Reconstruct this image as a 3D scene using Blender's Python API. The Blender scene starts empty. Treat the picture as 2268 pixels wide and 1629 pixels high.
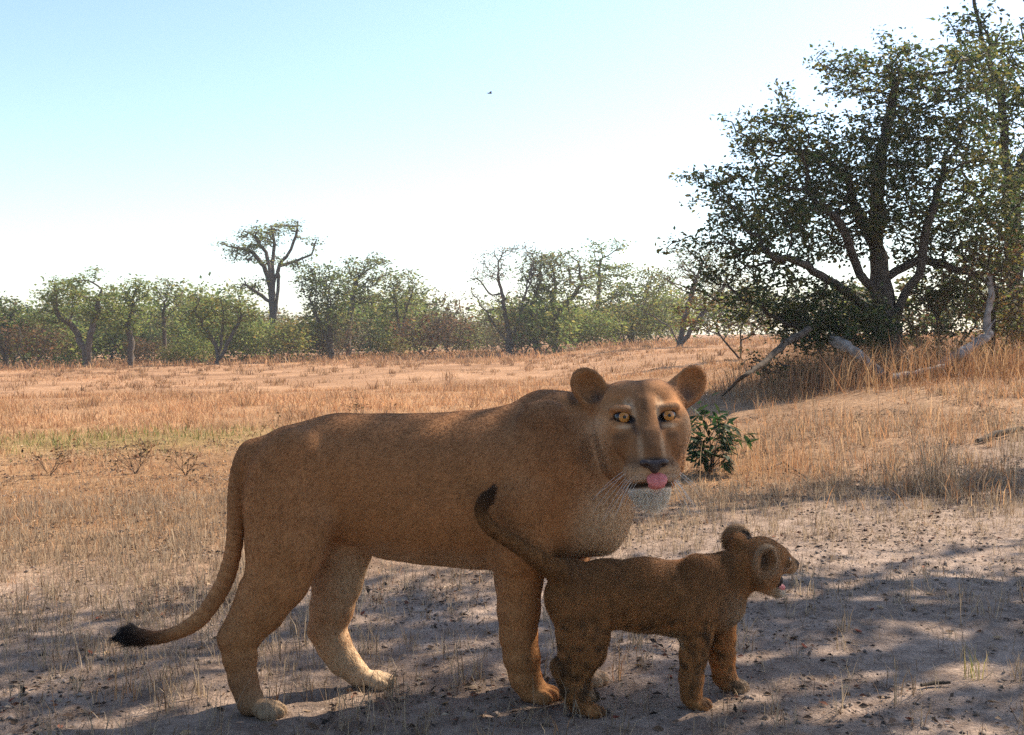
import bpy, math, random
import numpy as np
from mathutils import Vector, Matrix

# ------------------------------------------------------------------ camera, sky, sun, exposure
SC = bpy.context.scene
COL = SC.collection
F = 2325.0                    # focal length in units of a 2268-wide picture
CX, CY = 1134.0, 814.5
CAMZ = 1.1
PITCH = math.atan(69.5 / F)
cam_d = bpy.data.cameras.new('camera')
cam_d.sensor_width = 36.0
cam_d.lens = 36.0 * F / 2268.0
cam_d.clip_start = 0.05
cam_d.clip_end = 3000.0
cam = bpy.data.objects.new('camera', cam_d)
cam.location = (0, 0, CAMZ)
cam.rotation_euler = (math.pi / 2 - PITCH, 0, 0)
COL.objects.link(cam)
SC.camera = cam

SUN_AZ, SUN_EL = math.radians(55), math.radians(43)     # azimuth to the right of the viewing direction
SDIR = np.array([math.sin(SUN_AZ) * math.cos(SUN_EL), math.cos(SUN_AZ) * math.cos(SUN_EL), math.sin(SUN_EL)])
world = bpy.data.worlds.new('World')
SC.world = world
world.use_nodes = True
wn = world.node_tree
bg = wn.nodes['Background']
sky = wn.nodes.new('ShaderNodeTexSky')
sky.sky_type = 'NISHITA'
sky.sun_disc = False
sky.sun_elevation = SUN_EL
sky.sun_rotation = SUN_AZ
sky.air_density = 1.0
sky.dust_density = 0.8
sky.ozone_density = 2.0
wn.links.new(sky.outputs[0], bg.inputs[0])
bg.inputs[1].default_value = 0.105
sun_d = bpy.data.lights.new('sun', 'SUN')
sun_d.energy = 4.6
sun_d.angle = math.radians(0.6)
sun_d.color = (1.0, 0.87, 0.70)
sun = bpy.data.objects.new('sun', sun_d)
sun.rotation_euler = Vector(SDIR).to_track_quat('Z', 'Y').to_euler()
COL.objects.link(sun)
SC.view_settings.view_transform = 'Standard'
SC.view_settings.look = 'None'
SC.view_settings.gamma = 1.0
SC.view_settings.use_curve_mapping = False
SC.view_settings.exposure = 1.33
SC.cycles.use_denoising = False
SC.cycles.max_bounces = 8
SC.cycles.diffuse_bounces = 4
SC.cycles.transparent_max_bounces = 8
SC.cycles.sample_clamp_indirect = 6.0

rng = np.random.default_rng(7)
random.seed(7)

# ------------------------------------------------------------------ general helpers
def ray(px, py):
    x, z = (px - CX) / F, -(py - CY) / F
    c, s = math.cos(PITCH), math.sin(PITCH)
    return np.array([x, c + z * s, -s + z * c])

def W(px, py, Y):
    """a point at distance Y in front of the camera, measured on the photograph"""
    d = ray(px, py)
    return np.array([0, 0, CAMZ]) + d * (Y / d[1])

def hash2(ix, iy, seed):
    h = (ix.astype(np.int64) * 374761393 + iy.astype(np.int64) * 668265263 + seed * 1442695041) & 0x7fffffff
    h = ((h ^ (h >> 13)) * 1274126177) & 0x7fffffff
    return ((h ^ (h >> 16)) & 0xffff) / 65535.0

def vnoise(x, y, seed=0):
    x = np.asarray(x, float); y = np.asarray(y, float)
    ix, iy = np.floor(x), np.floor(y)
    fx, fy = x - ix, y - iy
    fx = fx * fx * (3 - 2 * fx); fy = fy * fy * (3 - 2 * fy)
    a = hash2(ix, iy, seed); b = hash2(ix + 1, iy, seed)
    c = hash2(ix, iy + 1, seed); d = hash2(ix + 1, iy + 1, seed)
    return (a * (1 - fx) + b * fx) * (1 - fy) + (c * (1 - fx) + d * fx) * fy

def fbm(x, y, seed=0, o=4):
    s, a, t = 0.0, 1.0, 0.0
    for i in range(o):
        s = s + a * vnoise(x * 2 ** i, y * 2 ** i, seed + i * 17); t += a; a *= .5
    return s / t

def sstep(a, b, x):
    t = np.clip((np.asarray(x, float) - a) / (b - a), 0, 1)
    return t * t * (3 - 2 * t)

def terrain0(x, y):
    x = np.asarray(x, float); y = np.asarray(y, float)
    xs = np.clip(x, -60, 40)
    z = 0.025 * xs
    z = z + 0.42 * sstep(0.5, 6.0, x) * sstep(6.5, 15, y)
    z = z + 0.10 * (fbm(x * .12, y * .12, 3, 2) - .5) * sstep(8, 20, y)
    return z

PAWS = [(1188, 1529, 3.165, 40), (1300, 1496, 3.325, 36), (588, 1568, 3.085, 36), (832, 1503, 3.305, 35),
        (1540, 1554, 3.05, 27), (1622, 1514, 3.165, 27), (1306, 1572, 3.04, 26), (1296, 1536, 3.13, 24)]
PAWP = [(*W(a + s * .25, b + s * .58, Y), s * Y / F) for a, b, Y, s in PAWS]

def terrain(x, y):
    x = np.asarray(x, float); y = np.asarray(y, float)
    z = terrain0(x, y)
    near = 1 - sstep(10, 25, y)
    z = z + (0.040 * (fbm(x * 1.7, y * 1.7, 5, 3) - .5) + 0.036 * (fbm(x * 9, y * 7, 9, 4) - .5)) * near
    for a, b, c, s in PAWP:          # the sand is pressed level under each paw
        g = np.exp(-(((x - a) ** 2 + (y - b) ** 2) / (1.7 * s) ** 2) ** 2)
        z = z * (1 - g) + (c + .003) * g
    return z

def ground_hit(px, py, it=30):
    d = ray(px, py); t = 3.0
    for _ in range(it):
        p = d * t
        z = float(terrain0(p[0], p[1]))
        t = .5 * t + .5 * (z - CAMZ) / d[2]
    return d * t + np.array([0, 0, CAMZ])

def new_mesh(name, V, faces, mat, smooth=False, cols=None, mats=None):
    """faces: int array (n,3) or (n,4)"""
    V = np.asarray(V, np.float32); faces = np.asarray(faces, np.int32)
    me = bpy.data.meshes.new(name)
    n, k = faces.shape
    me.vertices.add(len(V)); me.vertices.foreach_set('co', V.ravel())
    me.loops.add(n * k); me.loops.foreach_set('vertex_index', faces.ravel())
    me.polygons.add(n)
    me.polygons.foreach_set('loop_start', np.arange(0, n * k, k, dtype=np.int32))
    me.polygons.foreach_set('loop_total', np.full(n, k, np.int32))
    if smooth: me.polygons.foreach_set('use_smooth', np.ones(n, bool))
    if cols is not None:
        a = me.attributes.new('coat', 'FLOAT_COLOR', 'POINT')
        c = np.ones((len(V), 4), np.float32); c[:, :3] = cols
        a.data.foreach_set('color', c.ravel())
    me.materials.append(mat)
    me.update(calc_edges=True)
    return me

def obj(name, data, parent=None, loc=None):
    o = bpy.data.objects.new(name, data)
    COL.objects.link(o)
    if parent is not None: o.parent = parent
    if loc is not None: o.location = loc
    return o

def tag(o, label=None, cat=None, group=None, kind=None):
    if label: o['label'] = label
    if cat: o['category'] = cat
    if group: o['group'] = group
    if kind: o['kind'] = kind
    return o

def empty(name, loc, label=None, cat=None, group=None):
    o = bpy.data.objects.new(name, None)
    o.empty_display_size = .1
    COL.objects.link(o); o.location = [float(v) for v in loc]
    return tag(o, label, cat, group)

# ------------------------------------------------------------------ materials
def mat_new(name):
    m = bpy.data.materials.new(name); m.use_nodes = True
    nt = m.node_tree; nt.nodes.clear()
    out = nt.nodes.new('ShaderNodeOutputMaterial')
    return m, nt, out

def nd(nt, t, **kw):
    n = nt.nodes.new(t)
    for k, v in kw.items(): setattr(n, k, v)
    return n

def principled(name, col, rough=.7, spec=.3, noise=None, bump=None):
    m, nt, out = mat_new(name)
    p = nd(nt, 'ShaderNodeBsdfPrincipled')
    p.inputs['Base Color'].default_value = (*col, 1); p.inputs['Roughness'].default_value = rough
    p.inputs['Specular IOR Level'].default_value = spec
    tc = nd(nt, 'ShaderNodeTexCoord')
    if noise:
        c2, sc = noise
        nz = nd(nt, 'ShaderNodeTexNoise'); nz.inputs['Scale'].default_value = sc; nz.inputs['Detail'].default_value = 6
        nt.links.new(tc.outputs['Object'], nz.inputs['Vector'])
        rp = nd(nt, 'ShaderNodeValToRGB')
        rp.color_ramp.elements[0].position = .35; rp.color_ramp.elements[1].position = .65
        rp.color_ramp.elements[0].color = (*col, 1); rp.color_ramp.elements[1].color = (*c2, 1)
        nt.links.new(nz.outputs['Fac'], rp.inputs[0]); nt.links.new(rp.outputs[0], p.inputs['Base Color'])
        if bump:
            b = nd(nt, 'ShaderNodeBump'); b.inputs['Strength'].default_value = bump; b.inputs['Distance'].default_value = .02
            nt.links.new(nz.outputs['Fac'], b.inputs['Height']); nt.links.new(b.outputs[0], p.inputs['Normal'])
    nt.links.new(p.outputs[0], out.inputs[0])
    return m

def coat_mat(name, transl=.0, rough=.8, spec=.15, mul=1.0, bump=None, sheen=0.0):
    """colour from the coat attribute; a share of the light passes through (leaves, straw, hair)"""
    m, nt, out = mat_new(name)
    at = nd(nt, 'ShaderNodeAttribute', attribute_name='coat')
    p = nd(nt, 'ShaderNodeBsdfPrincipled')
    p.inputs['Roughness'].default_value = rough; p.inputs['Specular IOR Level'].default_value = spec
    col = at.outputs['Color']
    if mul != 1.0:
        mx = nd(nt, 'ShaderNodeVectorMath', operation='SCALE'); mx.inputs['Scale'].default_value = mul
        nt.links.new(col, mx.inputs[0]); col = mx.outputs[0]
    nt.links.new(col, p.inputs['Base Color'])
    if sheen: p.inputs['Sheen Weight'].default_value = sheen
    if bump:
        tc = nd(nt, 'ShaderNodeTexCoord')
        nz = nd(nt, 'ShaderNodeTexNoise'); nz.inputs['Scale'].default_value = bump[0]; nz.inputs['Detail'].default_value = 4
        nt.links.new(tc.outputs['Object'], nz.inputs['Vector'])
        b = nd(nt, 'ShaderNodeBump'); b.inputs['Strength'].default_value = bump[1]; b.inputs['Distance'].default_value = .006
        nt.links.new(nz.outputs['Fac'], b.inputs['Height']); nt.links.new(b.outputs[0], p.inputs['Normal'])
    last = p.outputs[0]
    if transl:
        t = nd(nt, 'ShaderNodeBsdfTranslucent'); nt.links.new(col, t.inputs[0])
        mix = nd(nt, 'ShaderNodeMixShader'); mix.inputs[0].default_value = transl
        nt.links.new(p.outputs[0], mix.inputs[1]); nt.links.new(t.outputs[0], mix.inputs[2]); last = mix.outputs[0]
    nt.links.new(last, out.inputs[0])
    return m

M_SKIN = coat_mat('coat_skin', rough=.85, spec=.1, bump=(260, .25))
M_FUR = coat_mat('coat_fur', transl=.22, rough=.55, spec=.25)
M_STRAW = coat_mat('dry_straw', transl=.38, rough=.6, spec=.2)
M_LEAF = coat_mat('leaf', transl=.46, rough=.65, spec=.2)
M_LITTER = coat_mat('leaf_litter', transl=.1, rough=.8)
M_BARK = principled('bark', (.045, .036, .028), .95, .1, noise=((.10, .08, .062), 14), bump=.6)
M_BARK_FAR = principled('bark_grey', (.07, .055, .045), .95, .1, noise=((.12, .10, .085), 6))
M_DEADWOOD = principled('dead_wood', (.16, .13, .11), .9, .1, noise=((.42, .37, .33), 9), bump=.5)
M_TWIG = principled('twig', (.06, .04, .03), .9, .1)
M_NOSE = principled('nose_leather', (.03, .02, .017), .45, .4, noise=((.07, .042, .033), 300), bump=.2)
M_TONGUE = principled('tongue_skin', (.62, .16, .15), .45, .4, noise=((.70, .24, .22), 200), bump=.25)
M_MOUTH = principled('mouth_lining', (.02, .010, .009), .6, .3)
M_EYE = principled('eye_dark', (.012, .008, .006), .12, .5)
M_IRIS = principled('eye_iris', (.62, .27, .05), .08, .6, noise=((.40, .15, .025), 500))
M_PUPIL = principled('eye_pupil', (.004, .003, .003), .05, .6)
M_WHISKER = principled('whisker', (.75, .70, .62), .4, .4)

def ground_mat():
    m, nt, out = mat_new('sand_ground')
    p = nd(nt, 'ShaderNodeBsdfPrincipled'); p.inputs['Roughness'].default_value = .95; p.inputs['Specular IOR Level'].default_value = .08
    geo = nd(nt, 'ShaderNodeNewGeometry')
    at = nd(nt, 'ShaderNodeAttribute', attribute_name='coat')
    def noise(sc, det=6, rough=.6):
        n = nd(nt, 'ShaderNodeTexNoise'); n.inputs['Scale'].default_value = sc; n.inputs['Detail'].default_value = det
        n.inputs['Roughness'].default_value = rough
        nt.links.new(geo.outputs['Position'], n.inputs['Vector']); return n
    n1, n2, n3 = noise(2.2), noise(14, 8, .7), noise(90, 4, .6)
    n4 = noise(.22, 8, .65)
    def ramp(n, a, b, ca, cb):
        r = nd(nt, 'ShaderNodeValToRGB'); e = r.color_ramp.elements
        e[0].position, e[1].position = a, b; e[0].color, e[1].color = (*ca, 1), (*cb, 1)
        nt.links.new(n.outputs['Fac'], r.inputs[0]); return r
    def mul(c1, c2, f):
        x = nd(nt, 'ShaderNodeMix', data_type='RGBA', blend_type='MULTIPLY'); x.inputs[0].default_value = f
        nt.links.new(c1, x.inputs[6]); nt.links.new(c2, x.inputs[7]); return x.outputs[2]
    c = at.outputs['Color']
    c = mul(c, ramp(n1, .3, .7, (.78, .76, .74), (1.1, 1.08, 1.05)).outputs[0], 1)
    c = mul(c, ramp(n4, .38, .62, (.70, .66, .62), (1.12, 1.12, 1.12)).outputs[0], 1)
    c = mul(c, ramp(n2, .35, .62, (.48, .44, .42), (1.10, 1.09, 1.08)).outputs[0], .85)
    c = mul(c, ramp(n3, .33, .5, (.6, .57, .55), (1.03, 1.03, 1.03)).outputs[0], .6)
    nt.links.new(c, p.inputs['Base Color'])
    ad = nd(nt, 'ShaderNodeMath', operation='ADD'); nt.links.new(n2.outputs['Fac'], ad.inputs[0]); nt.links.new(n3.outputs['Fac'], ad.inputs[1])
    b = nd(nt, 'ShaderNodeBump'); b.inputs['Strength'].default_value = .7; b.inputs['Distance'].default_value = .02
    nt.links.new(ad.outputs[0], b.inputs['Height']); nt.links.new(b.outputs[0], p.inputs['Normal'])
    nt.links.new(p.outputs[0], out.inputs[0])
    return m
M_GROUND = ground_mat()

# ------------------------------------------------------------------ ground
def grassiness(x, y):
    """0 on the bare sandy track, 1 in the dry field"""
    x = np.asarray(x, float); y = np.asarray(y, float)
    edge = 4.9 + .9 * np.maximum(x, 0) + .5 * (fbm(x * .8, y * .8, 21, 3) - .5)
    g = sstep(edge - .6, edge + 1.6, y)
    bank = sstep(1.2, 3.0, x) * (1 - sstep(13, 18, y))
    return g * (1 - .3 * bank)

def build_ground():
    xs = np.sinh(np.linspace(-6.9, 6.9, 520)) * .9
    ya = np.sinh(np.linspace(-3.4, 6.9, 480)) * .9 + 3.3
    X, Y = np.meshgrid(xs, ya)
    Z = terrain(X, Y)
    V = np.stack([X, Y, Z], -1).reshape(-1, 3)
    ny, nx = X.shape
    i = np.arange(nx - 1)[None] + np.arange(ny - 1)[:, None] * nx
    Fc = np.stack([i, i + 1, i + 1 + nx, i + nx], -1).reshape(-1, 4)
    g = grassiness(X, Y).reshape(-1, 1)
    sand = np.array([.36, .285, .235]); straw = np.array([.36, .22, .115]); far = np.array([.41, .25, .145])
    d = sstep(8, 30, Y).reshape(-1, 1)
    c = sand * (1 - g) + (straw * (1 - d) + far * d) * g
    gr = np.exp(-(((X + 4.6) / 2.6) ** 2 + ((Y - 12.2) / 1.3) ** 2)).reshape(-1, 1)
    c = c * (1 - .5 * gr) + np.array([.20, .19, .06]) * .5 * gr
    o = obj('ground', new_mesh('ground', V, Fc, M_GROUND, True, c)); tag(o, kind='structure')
build_ground()

# ------------------------------------------------------------------ implicit bodies (one continuous surface per animal)
def rot_cols(ax_u, ax_v, ax_w):
    return np.stack([ax_u, ax_v, ax_w], 1)

class Body:
    def __init__(self): self.pr = []
    def cone(self, a, b, ra, rb, k=.02, ysc=1.0, col=(.5, .3, .15), fl=.010, op='+', flow=None, w=1.0):
        a, b = np.asarray(a, float), np.asarray(b, float)
        self.pr.append(dict(t='c', a=a, b=b, ra=ra, rb=rb, k=k, ysc=ysc, col=np.asarray(col, float), fl=fl, op=op, w=w,
                            flow=(b - a) if flow is None else np.asarray(flow, float)))
    def ell(self, c, r, R=None, k=.02, col=(.5, .3, .15), fl=.010, op='+', flow=(-1, 0, -.4), w=1.0):
        self.pr.append(dict(t='e', a=np.asarray(c, float), r=np.asarray(r, float), R=np.eye(3) if R is None else R, k=k,
                            col=np.asarray(col, float), fl=fl, op=op, flow=np.asarray(flow, float), w=w))
    def bbox(self, p):
        if p['t'] == 'c':
            m = max(p['ra'], p['rb'])
            return np.minimum(p['a'], p['b']) - m, np.maximum(p['a'], p['b']) + m
        e = np.sqrt(((p['R'] * p['r'][None]) ** 2).sum(1))
        return p['a'] - e, p['a'] + e
    @staticmethod
    def dist(p, P):
        if p['t'] == 'e':
            q = (P - p['a'].astype(P.dtype)) @ p['R'].astype(P.dtype)
            r = p['r'].astype(P.dtype)
            k0 = np.sqrt(((q / r) ** 2).sum(-1)); k1 = np.sqrt(((q / (r * r)) ** 2).sum(-1)) + 1e-6
            return k0 * (k0 - 1) / k1
        a, b, ra, rb, s = p['a'], p['b'], p['ra'], p['rb'], p['ysc']
        Q = P - a.astype(P.dtype)
        ba = (b - a)
        if s != 1.0:
            L = max(abs(ba[0]), abs(ba[2]), 1e-6)
            sl = ba[1] * (Q[..., 0] * ba[0] + Q[..., 2] * ba[2]) / (ba[0] ** 2 + ba[2] ** 2 + 1e-9)
            Q = Q.copy(); Q[..., 1] = (Q[..., 1] - np.clip(sl, min(0, ba[1]), max(0, ba[1]))) / s
            ba = np.array([ba[0], 0, ba[2]])
        l2 = float(ba @ ba); rr = ra - rb
        if l2 < rr * rr + 1e-10:
            d = np.sqrt((Q ** 2).sum(-1)) - max(ra, rb)
        else:
            a2 = l2 - rr * rr; il2 = 1.0 / l2
            y = Q @ ba.astype(P.dtype); z = y - l2
            x2 = ((Q * np.float32(l2) - ba.astype(P.dtype) * y[..., None]) ** 2).sum(-1)
            y2 = y * y * l2; z2 = z * z * l2
            kk = math.copysign(1, rr) * rr * rr * x2
            d = (np.sqrt(np.maximum(x2 * a2 * il2, 0)) + y * rr) * il2 - ra
            m1 = np.sign(z) * a2 * z2 > kk
            m2 = (~m1) & (np.sign(y) * a2 * y2 < kk)
            d = np.where(m1, np.sqrt(np.maximum(x2 + z2, 0)) * il2 - rb, d)
            d = np.where(m2, np.sqrt(np.maximum(x2 + y2, 0)) * il2 - ra, d)
        return d * (min(1.0, s) ** .5 if s < 1 else 1.0)
    def mesh(self, h, smooth=1):
        lo = np.min([self.bbox(p)[0] for p in self.pr if p['op'] == '+'], 0) - 3 * h
        hi = np.max([self.bbox(p)[1] for p in self.pr if p['op'] == '+'], 0) + 3 * h
        n = np.ceil((hi - lo) / h).astype(int) + 1
        D = np.full(n, .15, np.float32)
        ax = [(lo[i] + h * np.arange(n[i])).astype(np.float32) for i in range(3)]
        for p in self.pr:
            b0, b1 = self.bbox(p); mg = p['k'] + 3 * h
            i0 = np.clip(np.floor((b0 - mg - lo) / h).astype(int), 0, n); i1 = np.clip(np.ceil((b1 + mg - lo) / h).astype(int) + 1, 0, n)
            sl = tuple(slice(i0[i], i1[i]) for i in range(3))
            G = np.stack(np.meshgrid(ax[0][sl[0]], ax[1][sl[1]], ax[2][sl[2]], indexing='ij'), -1)
            d = self.dist(p, G).astype(np.float32); c = D[sl]; k = p['k']
            if p['op'] == '+':
                hh = np.clip(.5 + .5 * (c - d) / k, 0, 1); D[sl] = c * (1 - hh) + d * hh - k * hh * (1 - hh)
            else:
                d = -d; hh = np.clip(.5 - .5 * (c - d) / k, 0, 1); D[sl] = c * (1 - hh) + d * hh + k * hh * (1 - hh)
        # surface nets
        S = D < 0
        c8 = np.zeros(tuple(n - 1), np.int8)
        for dx in (0, 1):
            for dy in (0, 1):
                for dz in (0, 1):
                    c8 += S[dx:n[0] - 1 + dx, dy:n[1] - 1 + dy, dz:n[2] - 1 + dz]
        act = (c8 > 0) & (c8 < 8)
        I = np.argwhere(act); idx = np.full(act.shape, -1, np.int32); idx[act] = np.arange(len(I))
        acc = np.zeros((len(I), 3)); cnt = np.zeros(len(I))
        corners = [(0, 0, 0), (1, 0, 0), (0, 1, 0), (1, 1, 0), (0, 0, 1), (1, 0, 1), (0, 1, 1), (1, 1, 1)]
        vals = np.stack([D[I[:, 0] + c[0], I[:, 1] + c[1], I[:, 2] + c[2]] for c in corners], 1)
        for i in range(8):
            for j in range(i + 1, 8):
                dv = np.subtract(corners[j], corners[i])
                if np.abs(dv).sum() != 1: continue
                m = (vals[:, i] < 0) != (vals[:, j] < 0)
                t = vals[m, i] / (vals[m, i] - vals[m, j])
                acc[m] += np.array(corners[i]) + t[:, None] * dv; cnt[m] += 1
        V = lo + h * (I + acc / cnt[:, None])
        quads = []
        for a in range(3):
            b, c = (a + 1) % 3, (a + 2) % 3
            s0 = [slice(None)] * 3; s1 = [slice(None)] * 3
            s0[a] = slice(0, n[a] - 1); s1[a] = slice(1, n[a])
            A, B = S[tuple(s0)], S[tuple(s1)]
            E = np.argwhere(A != B)
            E = E[(E[:, b] > 0) & (E[:, c] > 0) & (E[:, b] < n[b] - 1) & (E[:, c] < n[c] - 1)]
            def at(db, dc):
                q = E.copy(); q[:, b] -= db; q[:, c] -= dc
                return idx[q[:, 0], q[:, 1], q[:, 2]]
            Q = np.stack([at(1, 1), at(0, 1), at(0, 0), at(1, 0)], 1)
            flip = ~S[E[:, 0], E[:, 1], E[:, 2]]
            Q[flip] = Q[flip][:, ::-1]
            quads.append(Q)
        Q = np.concatenate(quads); Q = Q[(Q >= 0).all(1)]
        for _ in range(smooth):
            s = np.zeros_like(V); m = np.zeros(len(V))
            for i in range(4):
                np.add.at(s, Q[:, i], V[Q[:, (i + 1) % 4]]); np.add.at(m, Q[:, i], 1)
                np.add.at(s, Q[:, i], V[Q[:, (i + 3) % 4]]); np.add.at(m, Q[:, i], 1)
            V = V * .5 + .5 * s / np.maximum(m, 1)[:, None]
        return V, Q
    def blend(self, P, sig=.018):
        P = P.astype(np.float32)
        ws = np.zeros(len(P)); col = np.zeros((len(P), 3)); fl = np.zeros(len(P)); fw = np.zeros((len(P), 3))
        for p in self.pr:
            if p['op'] != '+': continue
            d = self.dist(p, P)
            w = np.exp(-np.clip(np.abs(d), 0, .3) / sig) * p['w'] + 1e-12
            ws += w; col += w[:, None] * p['col']; fl += w * p['fl']
            f = p['flow'] / (np.linalg.norm(p['flow']) + 1e-9); fw += w[:, None] * f
        return col / ws[:, None], fl / ws, fw / (np.linalg.norm(fw, axis=1)[:, None] + 1e-9)

def vnormals(V, Q):
    N = np.zeros_like(V)
    fn = np.cross(V[Q[:, 2]] - V[Q[:, 0]], V[Q[:, 3]] - V[Q[:, 1]])
    for i in range(4): np.add.at(N, Q[:, i], fn)
    return N / (np.linalg.norm(N, axis=1)[:, None] + 1e-12)

def make_fur(name, V, Q, N, count, root_fn, parent, mat, radius=.00045, seed=1, rough=.35, prob=None):
    """root_fn(points, normals) -> colour, length, flow, lift"""
    r = np.random.default_rng(seed)
    T = np.concatenate([Q[:, [0, 1, 2]], Q[:, [0, 2, 3]]])
    A = .5 * np.linalg.norm(np.cross(V[T[:, 1]] - V[T[:, 0]], V[T[:, 2]] - V[T[:, 0]]), axis=1)
    if prob is not None: A = A * prob(V[T].mean(1))
    ti = r.choice(len(T), count, p=A / A.sum())
    u, v = r.random(count), r.random(count); m = u + v > 1; u[m], v[m] = 1 - u[m], 1 - v[m]
    w = 1 - u - v
    P = V[T[ti, 0]] * w[:, None] + V[T[ti, 1]] * u[:, None] + V[T[ti, 2]] * v[:, None]
    n = N[T[ti, 0]] * w[:, None] + N[T[ti, 1]] * u[:, None] + N[T[ti, 2]] * v[:, None]
    n /= np.linalg.norm(n, axis=1)[:, None] + 1e-9
    col, L, flow, lift = root_fn(P, n)
    keep = L > .0005
    P, n, col, L, flow, lift = P[keep], n[keep], col[keep], L[keep], flow[keep], lift[keep]
    count = len(P)
    flow = flow + r.normal(0, rough, (count, 3))
    tg = flow - n * (flow * n).sum(1)[:, None]; tg /= np.linalg.norm(tg, axis=1)[:, None] + 1e-9
    L = L * r.uniform(.6, 1.25, count)
    K = 4
    pts = np.zeros((count, K, 3), np.float32)
    for i in range(K):
        s = i / (K - 1)
        li = lift * (1 - .45 * s)
        pts[:, i] = P - n * .001 + (tg * np.sqrt(1 - np.clip(li, 0, .99) ** 2)[:, None] + n * li[:, None]) * (L * s)[:, None]
    pts[:, -1, 2] -= L * .12
    cu = bpy.data.hair_curves.new(name)
    cu.add_curves([K] * count)
    cu.attributes['position'].data.foreach_set('vector', pts.ravel())
    rad = np.tile(np.linspace(1, .25, K, dtype=np.float32) * radius, count)
    ra = cu.attributes.get('radius') or cu.attributes.new('radius', 'FLOAT', 'POINT')
    ra.data.foreach_set('value', rad)
    ca = cu.attributes.new('coat', 'FLOAT_COLOR', 'CURVE')
    c = np.ones((count, 4), np.float32); c[:, :3] = np.clip(col * r.uniform(.5, 1.45, (count, 1)), 0, 1)
    ca.data.foreach_set('color', c.ravel())
    cu.materials.append(mat)
    return obj(name, cu, parent)

def tube(path, radii, n=6, cap=True):
    """tapered tube along a path -> V, quads"""
    P = np.asarray(path, float); K = len(P)
    d = np.gradient(P, axis=0); d /= np.linalg.norm(d, axis=1)[:, None] + 1e-9
    up = np.array([0.0, 0, 1]) if abs(d[0, 2]) < .9 else np.array([1.0, 0, 0])
    V = []
    for i in range(K):
        a = np.cross(d[i], up); a /= np.linalg.norm(a) + 1e-9; b = np.cross(a, d[i]); up = b
        an = np.arange(n) * 2 * math.pi / n
        V.append(P[i] + radii[i] * (np.cos(an)[:, None] * a + np.sin(an)[:, None] * b))
    V = np.concatenate(V)
    j = np.arange(n); Fc = []
    for i in range(K - 1):
        Fc.append(np.stack([i * n + j, i * n + (j + 1) % n, (i + 1) * n + (j + 1) % n, (i + 1) * n + j], 1))
    return V, np.concatenate(Fc)

def sphere_cap(c, R, radius, ang, n=28, m=10):
    """cap of a sphere about axis +z of R"""
    V = []; Fc = []
    th = np.linspace(0.02, ang, m); an = np.arange(n) * 2 * math.pi / n
    for t in th:
        V.append(np.stack([radius * math.sin(t) * np.cos(an), radius * math.sin(t) * np.sin(an), np.full(n, radius * math.cos(t))], 1))
    V = np.concatenate(V) @ R.T + c
    j = np.arange(n)
    for i in range(m - 1):
        Fc.append(np.stack([i * n + j, (i + 1) * n + j, (i + 1) * n + (j + 1) % n, i * n + (j + 1) % n], 1))
    Fc = np.concatenate(Fc)
    V = np.concatenate([V, (c + R[:, 2] * radius)[None]])
    tip = np.stack([np.full(n, len(V) - 1), j, (j + 1) % n, (j + 1) % n], 1)
    return V, Fc, tip

def eye(parent, c, R, r, iris=.62, pupil=.20, fwd_label=None):
    """eyeball, iris and pupil as caps that stand a hair proud of each other; R columns: right, up, forward"""
    def cap(name, rad, ang, mat, par):
        V, Fc, tip = sphere_cap(np.zeros(3), np.eye(3), rad, ang)
        T = np.concatenate([Fc[:, [0, 1, 2]], Fc[:, [0, 2, 3]], tip[:, :3]])
        V = V @ R.T + c
        return obj(name, new_mesh(name, V, T, mat, True), par)
    e = cap('eye', r, 2.4, M_EYE, parent)
    i = cap('iris', r * 1.012, iris, M_IRIS, e)
    cap('pupil', r * 1.022, pupil, M_PUPIL, e)
    return e

# ------------------------------------------------------------------ the lioness
TAWNY = np.array([.40, .185, .074]); DARKB = np.array([.26, .135, .068]); PALE = np.array([.60, .43, .27])
WHITE = np.array([.80, .71, .59]); BLACK = np.array([.012, .010, .010])

def px(r, Y): return r * Y / F

def chain(B, pts, k=.02, ysc=1.0, col=TAWNY, fl=.010, k0=None, flow=None):
    """pts: (px, py, radius px, Y)"""
    for i in range(len(pts) - 1):
        a, b = pts[i], pts[i + 1]
        B.cone(W(a[0], a[1], a[3]), W(b[0], b[1], b[3]), px(a[2], a[3]), px(b[2], b[3]), k=(k0 if (i == 0 and k0) else k), ysc=ysc,
               col=(a[4] if len(a) > 4 else col), fl=fl, flow=flow)

def smooth_pts(pts, m=4):
    P = np.array([p[:4] for p in pts], float); n = len(P); out = []
    for i in range(n - 1):
        p0, p1, p2, p3 = P[max(i - 1, 0)], P[i], P[i + 1], P[min(i + 2, n - 1)]
        for j in range(m):
            t = j / m
            out.append(.5 * (2 * p1 + (p2 - p0) * t + (2 * p0 - 5 * p1 + 4 * p2 - p3) * t * t + (3 * p1 - p0 - 3 * p2 + p3) * t ** 3))
    return [tuple(q) for q in out] + [tuple(P[-1])]

def paw(B, x, y, Y, s, col, fl=.007, dirx=1.0, k=.005):
    """four toes ahead of a pad; x,y the middle of the pad, s its size in px"""
    for i, (dy, dx) in enumerate(((-.75, .35), (-.27, .72), (.27, .74), (.75, .4))):
        c = W(x + dirx * s * dx, y + s * .22, Y) + np.array([0, px(s, Y) * dy, 0])
        B.ell(c, np.array([.58, .27, .46]) * px(s, Y), k=k * .7, col=col, fl=fl, flow=(dirx, 0, -.5))
    B.ell(W(x, y + s * .05, Y), np.array([.75, .82, .60]) * px(s, Y), k=k * 2, col=col, fl=fl, flow=(dirx, 0, -.3))

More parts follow.
